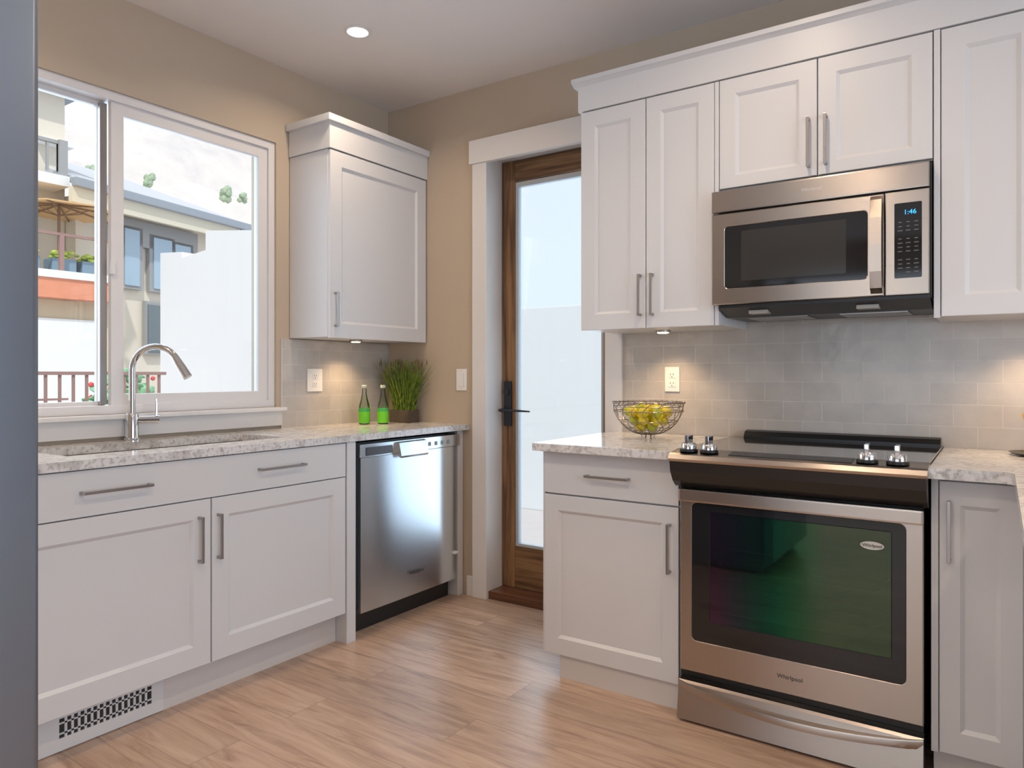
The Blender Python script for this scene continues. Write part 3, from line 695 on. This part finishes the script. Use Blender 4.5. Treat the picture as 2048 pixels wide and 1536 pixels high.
bm = bmesh.new(); extr(bm, [(-.655, .8945), (-.740, .8835), (-.7515, .8855), (-.745, .850), (-.722, .815), (-.700, .797), (-.690, .792), (-.655, .792)], 2.066, 2.840, 'x'); obj('fascia', bm, plain('glossy_black_fascia', (.02, .018, .017), .22), rg, label='black curved front fascia')
for kx in (2.118, 2.190, 2.680, 2.762):
    bm = bmesh.new(); c = Vector((kx, -.703, .9185))
    lathe(bm, c, [(.031, .0), (.031, .007), (.027, .009)]); kb = obj('knob', bm, 'black', rg, 'auto')
    bm = bmesh.new(); lathe(bm, c, [(.0265, .0095), (.026, .024), (.022, .030), (.012, .031)]); bx(bm, kx - .0065, kx + .0065, c.y - .024, c.y + .024, c.z + .028, c.z + .056, .002)
    obj('grip', bm, 'chrome', kb, 'auto', label='chrome grip')
RF = .692
od = obj('oven_door', frame_plate('B', 2.082, 2.8285, .148, .744, RF, .028, 2.124, 2.7825, .258, .739, .020), 'steel', rg)
tb = obj('door_handle', slab('B', 2.081, 2.8295, .742, .786, RF + .016, .044, .006), 'steel', od)
# black glass border with clear centre
obj('glass_border', frame_plate('B', 2.1245, 2.782, .2585, .7385, RF - .001, .004, 2.189, 2.744, .330, .711, .004, bev=.0005), 'blackglass', od)
obj('oven_window', slab('B', 2.1895, 2.7435, .3305, .7105, RF - .002, .003, 0), 'ovenpane', od, label='dark coated oven window')
text('lettering', 'Whirlpool', od, 'gap', (2.452, -RF - .0005, .203), (1, 0, 0), (0, 0, 1), .019)
bm = bmesh.new(); N = 32; e1 = [bm.verts.new((2.692 + .033 * math.cos(2 * math.pi * k / N), -RF + .0004, .664 + .0125 * math.sin(2 * math.pi * k / N))) for k in range(N)]; e2 = [bm.verts.new((v.co.x, -RF - .0015, v.co.z)) for v in e1]
bm.faces.new(e1); bm.faces.new(e2[::-1])
for k in range(N): bm.faces.new((e1[k], e1[(k + 1) % N], e2[(k + 1) % N], e2[k]))
bdg = obj('badge', bm, plain('badge_silver', (.62, .60, .58), .35), od, label='silver oval badge')
text('lettering', 'Whirlpool', bdg, 'gap', (2.692, -RF - .002, .664), (1, 0, 0), (0, 0, 1), .013)
# cavity seen through the window (in front of the body block)
bm = bmesh.new(); bx(bm, 2.16, 2.77, -.664, -.6635, .30, .735); obj('inner_liner', bm, 'cavity', rg)
for zz in (.415, .520):
    bm = bmesh.new(); yy = -.674
    pts = [(2.20, yy, zz + .05), (2.208, yy, zz + .04), (2.222, yy, zz + .008), (2.24, yy, zz), (2.70, yy, zz), (2.715, yy, zz + .01), (2.725, yy, zz + .035), (2.738, yy, zz + .045)]
    tube(bm, pts, .0022, 6)
    for k in range(1, 4): tube(bm, [(2.25 + .0, -.6665, zz + k * .022), (2.70, -.6665, zz + k * .022)], .0012, 5)
    obj('oven_rack', bm, 'wire', rg)
obj('oven_rack', tube(bmesh.new(), [(2.20, -.672, .365), (2.73, -.672, .372)], .0022, 6), 'wire', rg)
ow = obj('storage_drawer', bmesh.new(), 'steel', rg)
bpy.data.objects.remove(ow)
bm = bmesh.new(); extr(bm, [(-.664, .118), (-.700, .118), (-.706, .110), (-.724, -.010), (-.664, -.010)], 2.082, 2.829, 'x')
ow = obj('storage_drawer', bm, 'steel', rg)
bm = bmesh.new(); NN = 28; rows = []
for k in range(NN + 1):
    t = k / NN; x = 2.082 + .747 * t; s = math.sin(math.pi * t); p = .004 + .034 * s ** .8; dz = -.030 * s ** .8
    rows.append([bm.verts.new((x, -.700, .116 + dz)), bm.verts.new((x, -.702 - p, .116 + dz)), bm.verts.new((x, -.704 - p, .112 + dz)), bm.verts.new((x, -.702 - p, .092 + dz)), bm.verts.new((x, -.705, .084 + dz))])
for A, Bq in zip(rows, rows[1:]):
    for k in range(5): bm.faces.new((A[k], A[(k + 1) % 5], Bq[(k + 1) % 5], Bq[k]))
bm.faces.new(rows[0]); bm.faces.new(rows[-1][::-1])
obj('curved_pull', bm, 'steel', ow, 'auto')
for x in (2.13, 2.78):
    for y in (-.60, -.10): obj('foot', cyl(bmesh.new(), (x, y, FZ), (x, y, .036), .02, n=16), 'black', rg)

# ---------------------------------------------------------------- refrigerator (left edge)
fr = thing('refrigerator', 'blue-grey stainless refrigerator edge at the left of the picture', 'refrigerator', (1.5, -3.1, FZ))
obj('body', B(1.13, 1.835, -3.55, -2.664, FZ + .02, 1.79, bev=.004), plain('fridge_grey', (.16, .16, .18), .5), fr)
bm = bmesh.new(); bx(bm, 1.845, 1.902, -3.105, -2.655, .62, 1.80, .009, 4); obj('door', bm, 'steelfr', fr, 'auto')
bm = bmesh.new(); bx(bm, 1.845, 1.902, -3.56, -3.11, .62, 1.80, .009, 4); obj('door', bm, 'steelfr', fr, 'auto')
bm = bmesh.new(); bx(bm, 1.845, 1.902, -3.56, -2.655, .06, .614, .009, 4); obj('freezer_drawer', bm, 'steelfr', fr, 'auto')
obj('gasket', B(1.836, 1.8445, -3.55, -2.662, .06, 1.79), 'black', fr)
bm = bmesh.new(); cyl(bm, (1.95, -3.07, .75), (1.95, -3.07, 1.55), .011); cyl(bm, (1.902, -3.07, .78), (1.95, -3.07, .78), .008); cyl(bm, (1.902, -3.07, 1.52), (1.95, -3.07, 1.52), .008); obj('handle', bm, 'nickel', fr, 'auto')
for x in (1.2, 1.78):
    for y in (-3.5, -2.72): obj('foot', cyl(bmesh.new(), (x, y, FZ), (x, y, FZ + .022), .02, n=12), 'black', fr)

# ---------------------------------------------------------------- ceiling lights
def can(x, y, label, power):
    t = thing('recessed_light', label, 'light', (x, y, H), 'recessed ceiling lights')
    bm = bmesh.new(); lathe(bm, (x, y, H), [(.058, -.0002), (.058, -.004), (.048, -.006), (.046, -.004)], 36); obj('trim_ring', bm, 'trim', t, 'auto')
    bm = bmesh.new(); lathe(bm, (x, y, H), [(.045, -.0045), (.044, -.0065), (.03, -.0075)], 36); obj('lens', bm, 'can', t)
    l = bpy.data.lights.new('ceiling_lamp', 'AREA'); l.shape = 'DISK'; l.size = .085; l.energy = power; l.color = (1, .78, .57); l.spread = R(150)
    lo = bpy.data.objects.new('ceiling_lamp', l); COL.objects.link(lo); lo.location = (x, y, H - .012)
can(.60, -.815, 'round recessed ceiling light near the window wall', 5.5)
for x, y, pw in ((2.35, -1.05, 6.5), (.75, -2.45, 9), (2.35, -2.55, 9), (3.9, -1.4, 7), (3.9, -3.2, 8), (2.2, -4.6, 9), (4.2, -5.0, 9)):
    can(x, y, 'recessed ceiling light beyond the picture', pw)

# ---------------------------------------------------------------- counter things
def bottle(x, y, label):
    t = thing('glass_bottle', label, 'bottle', (x, y, .9142), 'green-labelled bottles by the grass planter')
    bm = bmesh.new(); lathe(bm, (x, y, .9142), [(.020, 0), (.0285, .003), (.030, .010), (.030, .090), (.027, .108), (.019, .135), (.0125, .165), (.0112, .198), (.012, .200), (.012, .204)]); obj('glass', bm, 'bottle', t, 'auto')
    bm = bmesh.new(); lathe(bm, (x, y, .9142), [(.0304, .008), (.0306, .010), (.0306, .086), (.0304, .088)], 32); obj('label_wrap', bm, 'label', t, 'auto', label='lime green label')
    bm = bmesh.new(); lathe(bm, (x, y, .9142), [(.0308, .070), (.0309, .071), (.0309, .085), (.0308, .086)], 32); obj('label_band', bm, 'label2', t, 'auto')
    bm = bmesh.new(); lathe(bm, (x, y, .9142), [(.013, .198), (.0138, .200), (.0138, .212), (.012, .214)], 20); obj('cap', bm, 'glass_label', t, 'auto')
bottle(.147, -.335, 'clear bottle with lime label nearest the outlet')
bottle(.216, -.262, 'clear bottle with lime label in front of the grass planter')
pl = thing('potted_grass', 'bushy green ornamental grass in a dark wooden box by the bottles', 'plant', (.19, -.095, .9142))
bm = bmesh.new(); x0, x1, y0, y1 = .135, .278, -.128, -.035
for a in ((x0, x1, y0, y0 + .008), (x0, x1, y1 - .008, y1), (x0, x0 + .008, y0 + .008, y1 - .008), (x1 - .008, x1, y0 + .008, y1 - .008)): bx(bm, *a, .9142, .985, .0015)
bx(bm, x0 + .008, x1 - .008, y0 + .008, y1 - .008, .9142, .920); obj('planter_box', bm, 'planter', pl)
obj('soil', B(x0 + .009, x1 - .009, y0 + .009, y1 - .009, .921, .975), 'soil', pl)
def grass_mat():
    m, n, l, p = nm('grass_blade'); tc = n.new('ShaderNodeTexCoord'); no = n.new('ShaderNodeTexNoise'); no.inputs['Scale'].default_value = 45
    l.new(tc.outputs['Object'], no.inputs['Vector']); cr_ = n.new('ShaderNodeValToRGB')
    cr_.color_ramp.elements[0].color = (.035, .10, .012, 1); cr_.color_ramp.elements[0].position = .35; cr_.color_ramp.elements[1].color = (.26, .34, .03, 1); cr_.color_ramp.elements[1].position = .65
    l.new(no.outputs['Fac'], cr_.inputs[0]); l.new(cr_.outputs[0], p.inputs['Base Color']); p.inputs['Roughness'].default_value = .5
    return m
random.seed(11); bg_ = bmesh.new(); bs = bmesh.new()
for i in range(620):
    bxx = random.uniform(x0 + .014, x1 - .014); byy = random.uniform(y0 + .014, y1 - .014)
    hgt = random.uniform(.20, .325) * (1 if random.random() > .25 else .7)
    lx = (bxx - .205) * 1.5 + random.gauss(0, .028); ly = (byy + .085) * 1.2 + random.gauss(0, .028)
    ex = bxx + lx; ey = min(byy + ly, -.012); ex = max(ex, .02)
    w = random.uniform(.0018, .0034); an = random.uniform(0, math.pi); wx, wy = math.cos(an) * w, math.sin(an) * w; pv = None
    for k in range(6):
        t = k / 5; q = t ** 1.7; px = bxx + (ex - bxx) * q; py = byy + (ey - byy) * q; pz = .973 + hgt * (t - .06 * t * t); ww = 1 - .75 * t
        c_ = (bg_.verts.new((px - wx * ww, py - wy * ww, pz)), bg_.verts.new((px + wx * ww, py + wy * ww, pz)))
        if pv: bg_.faces.new((pv[0], pv[1], c_[1], c_[0]))
        pv = c_
    if i % 7 == 0 and hgt > .25:
        tube(bs, [(px, py, pz - .03), (px, py, pz - .015), (px + .001, py, pz + .004)], [.0012, .0032, .001], 5)
g = obj('grass_blades', bg_, grass_mat(), pl); g['kind'] = 'stuff'
g = obj('seed_heads', bs, plain('brown_seed_head', (.16, .085, .04), .8), pl); g['kind'] = 'stuff'

# wire fruit bowl
BX, BY, BZ = 1.792, -.300, .9142
bo = thing('fruit_bowl', 'round antique wire bowl of lemons on the counter by the door', 'bowl', (BX, BY, BZ))
def prof(t): # radius, height from bottom to rim
    return .030 + .116 * math.sin(t * math.pi / 2) ** .9, .022 + .132 * (1 - math.cos(t * math.pi / 2)) ** .85
bm = bmesh.new()
for k in range(18):
    a = 2 * math.pi * k / 18; pts = []
    for j in range(13):
        t = j / 12; r_, z_ = prof(t); aa = a + .28 * math.sin(t * math.pi * 2)
        pts.append((BX + r_ * math.cos(aa), BY + r_ * math.sin(aa), BZ + z_))
    tube(bm, pts, .0017, 6)
    for t, rr_ in ((1.0, .0055), (.8, .004)):
        r_, z_ = prof(t); r_ += .002
        for q in (0.0, .17):
            bmesh.ops.create_icosphere(bm, subdivisions=1, radius=rr_, matrix=Matrix.Translation((BX + r_ * math.cos(a + q), BY + r_ * math.sin(a + q), BZ + z_)))
obj('ribs', bm, 'bowlwire', bo, 'auto')
bm = bmesh.new()
for t, rad in ((.0, .003), (.3, .0016), (.55, .0016), (.8, .0018), (1.0, .0028)):
    r_, z_ = prof(t); tube(bm, [(BX + r_ * math.cos(2 * math.pi * k / 40), BY + r_ * math.sin(2 * math.pi * k / 40), BZ + z_) for k in range(40)], rad, 7, closed=True)
r_, z_ = prof(1.0); tube(bm, [(BX + (r_ - .003) * math.cos(2 * math.pi * k / 40), BY + (r_ - .003) * math.sin(2 * math.pi * k / 40), BZ + z_ - .016) for k in range(40)], .0018, 7, closed=True)
obj('hoops', bm, 'bowlwire', bo, 'auto')
for k in range(4):
    a = R(45 + 90 * k); bm = bmesh.new()
    tube(bm, [(BX + .034 * math.cos(a), BY + .034 * math.sin(a), BZ + .024), (BX + .026 * math.cos(a), BY + .026 * math.sin(a), BZ + .012), (BX + .032 * math.cos(a), BY + .032 * math.sin(a), BZ + .003)], .0026, 6); obj('foot', bm, 'bowlwire', bo, 'auto')
def fruit_mesh(nm_, mat):
    bm = bmesh.new(); lathe(bm, (0, 0, 0), [(.0005, -.026), (.004, -.025), (.008, -.022), (.015, -.017), (.0195, -.009), (.0212, 0), (.0195, .009), (.015, .017), (.008, .022), (.004, .025), (.0005, .026)], 20)
    bmesh.ops.recalc_face_normals(bm, faces=bm.faces); me = bpy.data.meshes.new(nm_); bm.to_mesh(me); bm.free(); me.materials.append(M[mat])
    for f in me.polygons: f.use_smooth = True
    return me
ml, mg = fruit_mesh('lemon', 'lemon'), fruit_mesh('lime', 'lime')
random.seed(5)
spots = [(-.022, -.024, .052), (.026, -.016, .052), (0, .030, .053)]
for k in range(7): a = 2 * math.pi * k / 7 + .3; spots.append((.061 * math.cos(a), .061 * math.sin(a), .081))
spots += [(0, 0, .093)]
for k in range(9): a = 2 * math.pi * k / 9; spots.append((.080 * math.cos(a), .080 * math.sin(a), .116))
for k in range(4): a = 2 * math.pi * k / 4 + .5; spots.append((.034 * math.cos(a), .034 * math.sin(a), .130))
for i, (a, b_, c_) in enumerate(spots):
    green = i % 3 == 1
    o = bpy.data.objects.new('lime' if green else 'lemon', mg if green else ml); COL.objects.link(o)
    o.location = (BX + a, BY + b_, BZ + c_); o.rotation_euler = (random.uniform(0, 3), random.uniform(0, 3), random.uniform(0, 3))
    o['label'] = 'yellow-green lime in the wire bowl' if green else 'yellow lemon in the wire bowl'; o['category'] = 'fruit'
    o['group'] = 'limes in the wire bowl' if green else 'lemons in the wire bowl'
# decor at the right edge
ty = thing('serving_tray', 'dark pewter tray on the counter at the far right edge', 'tray', (3.145, -.15, .9142))
bm = bmesh.new(); lathe(bm, (3.145, -.15, .9142), [(.06, 0), (.075, .002), (.100, .008), (.108, .010), (.100, .0055), (.07, .003), (.01, .003)], 40); obj('dish', bm, 'pewter', ty, 'auto')
at = thing('golden_flower', 'golden petalled ornament standing on the tray at the right edge', 'ornament', (3.145, -.15, .918))
bm = bmesh.new(); lathe(bm, (3.145, -.15, .918), [(.025, 0), (.03, .01), (.012, .03), (.010, .06)], 20); obj('stem', bm, 'pewter', at, 'auto')
bm = bmesh.new()
for lay in range(4):
    for k in range(8):
        a = 2 * math.pi * k / 8 + lay * .4 + math.pi / 8; r_ = .075 - lay * .014; z_ = .975 + lay * .022
        d = Vector((math.cos(a), math.sin(a), 0)); s_ = Vector((-math.sin(a), math.cos(a), 0)); o_ = Vector((3.145, -.15, z_))
        p = [o_ + d * .008, o_ + d * r_ * .6 + s_ * .02 + Vector((0, 0, .008)), o_ + d * r_ + Vector((0, 0, .075 - lay * .008)), o_ + d * r_ * .6 - s_ * .02 + Vector((0, 0, .008))]
        q = [v - d * .003 + Vector((0, 0, .004)) for v in p]
        A = [bm.verts.new(v) for v in p]; Bq = [bm.verts.new(v) for v in q]
        bm.faces.new(A); bm.faces.new(Bq[::-1])
        for j in range(4): bm.faces.new((A[j], A[(j + 1) % 4], Bq[(j + 1) % 4], Bq[j]))
obj('petals', bm, 'gold', at)

# ---------------------------------------------------------------- outside
GZ = -.17
struct('trim_6', B(-60, 20, .2, 40, GZ - .2, GZ), 'patio', 'pale concrete ground outside the door')
struct('trim_7', B(-60, -.2, -30, .2, GZ - .2, GZ), 'patio')
tag(obj('privacy_wall', B(-4.6, 6, 2.95, 3.12, GZ, 1.86, bev=.01), 'whitewall'), 'low white stucco wall seen through the door glass', 'wall')
bm = bmesh.new(); extr(bm, [(-7.66, GZ), (-7.66, 3.06), (-7.08, 3.02), (-7.08, 2.93), (-6.47, 2.99), (-6.47, 3.27), (-4.7, 3.08), (-4.7, GZ)], 2.95, 3.25, 'y')
for v in list(bm.verts): pass
tag(obj('stepped_wall', bm, 'whitewall'), 'tall white stepped stucco wall seen through the sink window', 'wall')
# neighbour house (low, grey roof), its front turned a little from the kitchen wall
def RT(bm):
    bmesh.ops.rotate(bm, verts=bm.verts, cent=(-9, 3.12, 0), matrix=Matrix.Rotation(R(12.5), 3, 'Z')); return bm
nh = thing('house', 'cream neighbour house with grey roof, balcony and orange-edged deck outside the window', 'house', (-11, 4, GZ))
obj('wall', RT(B(-14, -9.5, 2.6, 5.9, GZ, 4.1)), 'stucco', nh)
bm = bmesh.new(); extr(bm, [(-9.0, 4.22), (-12.9, 5.66), (-12.9, 5.56), (-9.0, 4.12)], 2.30, 6.3, 'y'); obj('roof', RT(bm), 'roof', nh)
obj('gutter', RT(B(-9.06, -8.95, 2.2, 6.02, 4.11, 4.25, bev=.02)), 'gutter', nh)
obj('fascia', RT(B(-9.12, -9.04, 2.2, 5.75, 3.87, 4.11)), 'fascia', nh)
obj('soffit_shade_band', RT(B(-9.5, -9.40, 3.0, 5.05, 3.45, 3.90)), 'extgrey', nh)  # grey band paints the fascia's shade over soffit and wall
bm = bmesh.new(); tube(bm, [(-9.0, 5.8, 4.12), (-9.05, 5.8, 3.98), (-9.3, 5.6, 3.88)], .05, 6); obj('downpipe', RT(bm), 'gutter', nh)
for (y0, y1, z0, z1) in ((3.42, 3.72, 2.74, 3.72), (4.02, 4.42, 2.74, 3.66), (4.50, 4.86, 3.0, 3.62)):
    w = obj('window', RT(B(-9.48, -9.40, y0 - .08, y1 + .08, z0 - .06, z1 + .05)), 'extgrey', nh)
    obj('pane', RT(B(-9.4005, -9.38, y0, y1, z0, z1)), 'winblue', w)
w = obj('window', RT(B(-9.48, -9.40, 3.86, 4.3, 1.55, 2.50)), 'extgrey', nh)
obj('pane', RT(B(-9.4005, -9.38, 3.90, 4.25, 1.6, 2.44)), plain('dim_glass', (.16, .20, .22), .2), w)
# tall house with deck
th = nh
obj('wall', B(-13, -9.6, -5, 2.44, GZ, 5.8), 'stucco', th)
obj('eave', B(-13.2, -9.3, -5.2, 2.62, 5.72, 5.86), 'gutter', th)
obj('ledge', B(-9.6, -9.4, 2.0, 2.50, 4.86, 4.93), 'whitewall', th)
bm = bmesh.new(); bx(bm, -9.15, -9.08, -2, 2.18, 4.78, 4.83)
for k in range(10): bx(bm, -9.14, -9.09, 2.12 - k * .16, 2.15 - k * .16, 4.35, 4.8)
bx(bm, -9.16, -9.04, 2.12, 2.24, 4.2, 4.84)
obj('balcony_railing', bm, 'extgrey', th)
obj('balcony_slab', B(-9.6, -9.0, -2, 2.25, 4.12, 4.28), 'whitewall', th)
obj('lower_wall', B(-9.595, -8.6, -3, 2.80, GZ, 2.30), 'tan', th)
obj('garage_door', B(-8.60, -8.56, 0.4, 2.42, GZ, 2.02), 'whitewall', th)
obj('deck_fascia', B(-8.62, -8.35, -3, 2.64, 2.31, 2.60), 'terra', th)
obj('deck_edge', B(-8.66, -8.32, -3, 2.66, 2.60, 2.71), 'whitewall', th)
obj('deck_glass', B(-9.598, -9.56, .9, 1.98, 2.75, 3.65), 'winblue', th)
bm = bmesh.new(); bx(bm, -8.42, -8.37, -3, 2.62, 3.23, 3.27)
for y in (1.0, 1.83, 2.56): bx(bm, -8.42, -8.36, y, y + .06, 2.71, 3.25)
obj('deck_railing', bm, 'rail', th)
for i, (y, c) in enumerate(((1.50, 0), (2.0, 1), (2.42, 0))):
    t = thing('deck_planter', ['blue-grey planter of lime leaves, leftmost on the neighbour deck', 'blue-grey planter of lime leaves, middle on the neighbour deck', 'blue-grey planter of lime leaves, rightmost on the neighbour deck'][i], 'planter', (-8.75, y, 2.71), 'planters on the neighbour deck')
    obj('box', B(-8.9, -8.6, y - .17, y + .17, 2.7105, 2.93, bev=.02), 'bluegrey', t)
    random.seed(i + 30); bm = bmesh.new()
    for k in range(26):
        bmesh.ops.create_icosphere(bm, subdivisions=1, radius=random.uniform(.035, .07), matrix=Matrix.Translation((-8.75 + random.uniform(-.12, .12), y + random.uniform(-.13, .13), 2.97 + random.uniform(-.03, .07))) @ Matrix.Diagonal((1, 1, .6, 1)))
    obj('foliage', bm, 'ltgreen', t)
# parasol
pa = thing('parasol', 'tan patio umbrella on the neighbour deck', 'umbrella', (-8.9, 2.05, 2.712))
cx, cy = -8.9, 2.05
bm = bmesh.new(); ap = bm.verts.new((cx, cy, 3.84)); ap2 = bm.verts.new((cx, cy, 3.82)); r1_ = []; r2_ = []
for k in range(8):
    a = 2 * math.pi * k / 8 + .2; r1_.append(bm.verts.new((cx + .86 * math.cos(a), cy + .86 * math.sin(a), 3.70))); r2_.append(bm.verts.new((cx + .85 * math.cos(a), cy + .85 * math.sin(a), 3.68)))
for k in range(8):
    bm.faces.new((ap, r1_[k], r1_[(k + 1) % 8])); bm.faces.new((ap2, r2_[(k + 1) % 8], r2_[k])); bm.faces.new((r1_[k], r2_[k], r2_[(k + 1) % 8], r1_[(k + 1) % 8]))
obj('canopy', bm, 'umb', pa)
bm = bmesh.new(); cyl(bm, (cx, cy, 2.715), (cx, cy, 3.80), .022, n=12); obj('pole', bm, 'umbpole', pa, 'auto')
for k in range(8):
    a = 2 * math.pi * k / 8 + .2; bm = bmesh.new(); tube(bm, [(cx, cy, 3.79), (cx + .83 * math.cos(a), cy + .83 * math.sin(a), 3.675)], .012, 5); tube(bm, [(cx, cy, 3.62), (cx + .42 * math.cos(a), cy + .42 * math.sin(a), 3.735)], .008, 5); obj('rib', bm, 'umbpole', pa)
# near railing and flowers
rl = thing('garden_railing', 'brown metal railing just outside the sink window', 'railing', (-2.6, -.6, GZ))
bm = bmesh.new(); bx(bm, -2.62, -2.58, -3.2, .115, 1.183, 1.208); bx(bm, -2.61, -2.59, -3.2, -.62, 1.0, 1.015); obj('top_rail', bm, 'rail', rl)
for k in range(23):
    y = .065 - k * .0925
    obj('baluster', B(-2.608, -2.592, y - .009, y + .009, .74, 1.183), 'rail', rl)
obj('bottom_rail', B(-2.62, -2.58, -3.2, .115, .71, .74), 'rail', rl)
obj('parapet', B(-2.70, -2.50, -3.2, .115, GZ, .71), 'whitewall', rl)
random.seed(9)
def bush(name, label, c, rx, ry, rz, n, mat, parts=None, r=(.05, .09)):
    t = thing(name, label, 'shrub', (c[0], c[1], GZ)); bm = bmesh.new()
    for k in range(n):
        a = random.uniform(0, 6.28); u = random.uniform(-1, 1); s_ = math.sqrt(1 - u * u) * random.uniform(.6, 1)
        sz = random.uniform(*r)
        q = Matrix.Rotation(random.uniform(0, 6.28), 4, Vector((random.random(), random.random(), random.random() + .01)).normalized())
        bmesh.ops.create_icosphere(bm, subdivisions=1, radius=sz, matrix=Matrix.Translation((c[0] + rx * s_ * math.cos(a), c[1] + ry * s_ * math.sin(a), c[2] + rz * u)) @ q @ Matrix.Diagonal((1, .6, .25, 1)))
    cyl(bm, (c[0], c[1], GZ), (c[0], c[1], c[2]), .05, n=8)
    obj('foliage', bm, mat, t)
    if parts:
        bm = bmesh.new()
        for k in range(parts):
            a = random.uniform(0, 6.28); bmesh.ops.create_icosphere(bm, subdivisions=1, radius=random.uniform(.018, .032), matrix=Matrix.Translation((c[0] + rx * math.cos(a), c[1] + ry * math.sin(a) * .9, c[2] + rz * random.uniform(.3, 1))))
        g_ = obj('blossoms', bm, 'red', t)
    return t
bush('flowering_shrub', 'pale green shrub with red blossoms behind the faucet and railing', (-3.1, .04, .90), .22, .27, .30, 170, 'leaf', 10)
# hillside
bm = bmesh.new(); N = 40; g2 = []
random.seed(2)
for i in range(N + 1):
    row = []
    for j in range(N + 1):
        x = -17 - 30 * i / N; y = -50 + (72 + 38 * i / N) * j / N
        z = GZ + 1.5 + 24 * (i / N) ** .9 + (random.uniform(-.5, .5) if i else -1.5)
        row.append(bm.verts.new((x, y, z)))
    g2.append(row)
for i in range(N):
    for j in range(N): bm.faces.new((g2[i][j], g2[i + 1][j], g2[i + 1][j + 1], g2[i][j + 1]))
tag(obj('hillside', bm, 'hill', None, True), 'pale dry hillside rising behind the neighbour houses', 'hill')
for i, (yy, zz, s_) in enumerate(((12.04, 7.92, .30), (9.27, 7.75, .22), (12.75, 7.87, .2), (7.6, 7.6, .22))):
    t = thing('hill_bush', 'green bush on the dry hillside, %s' % ['largest above the roof end', 'small one left of the largest', 'small one at the right', 'small one furthest left'][i], 'shrub', (-19.5, yy, zz - .9)); bm = bmesh.new()
    for k in range(14):
        bmesh.ops.create_icosphere(bm, subdivisions=1, radius=s_ * random.uniform(.35, .6), matrix=Matrix.Translation((-19.5 + random.uniform(-.3, .3) * s_, yy + random.uniform(-.6, .6) * s_, zz - .3 + random.uniform(-.9, .7) * s_)))
    obj('foliage', bm, 'shrub', t)

for o in bpy.data.objects:
    if '_w' in o: del o['_w']
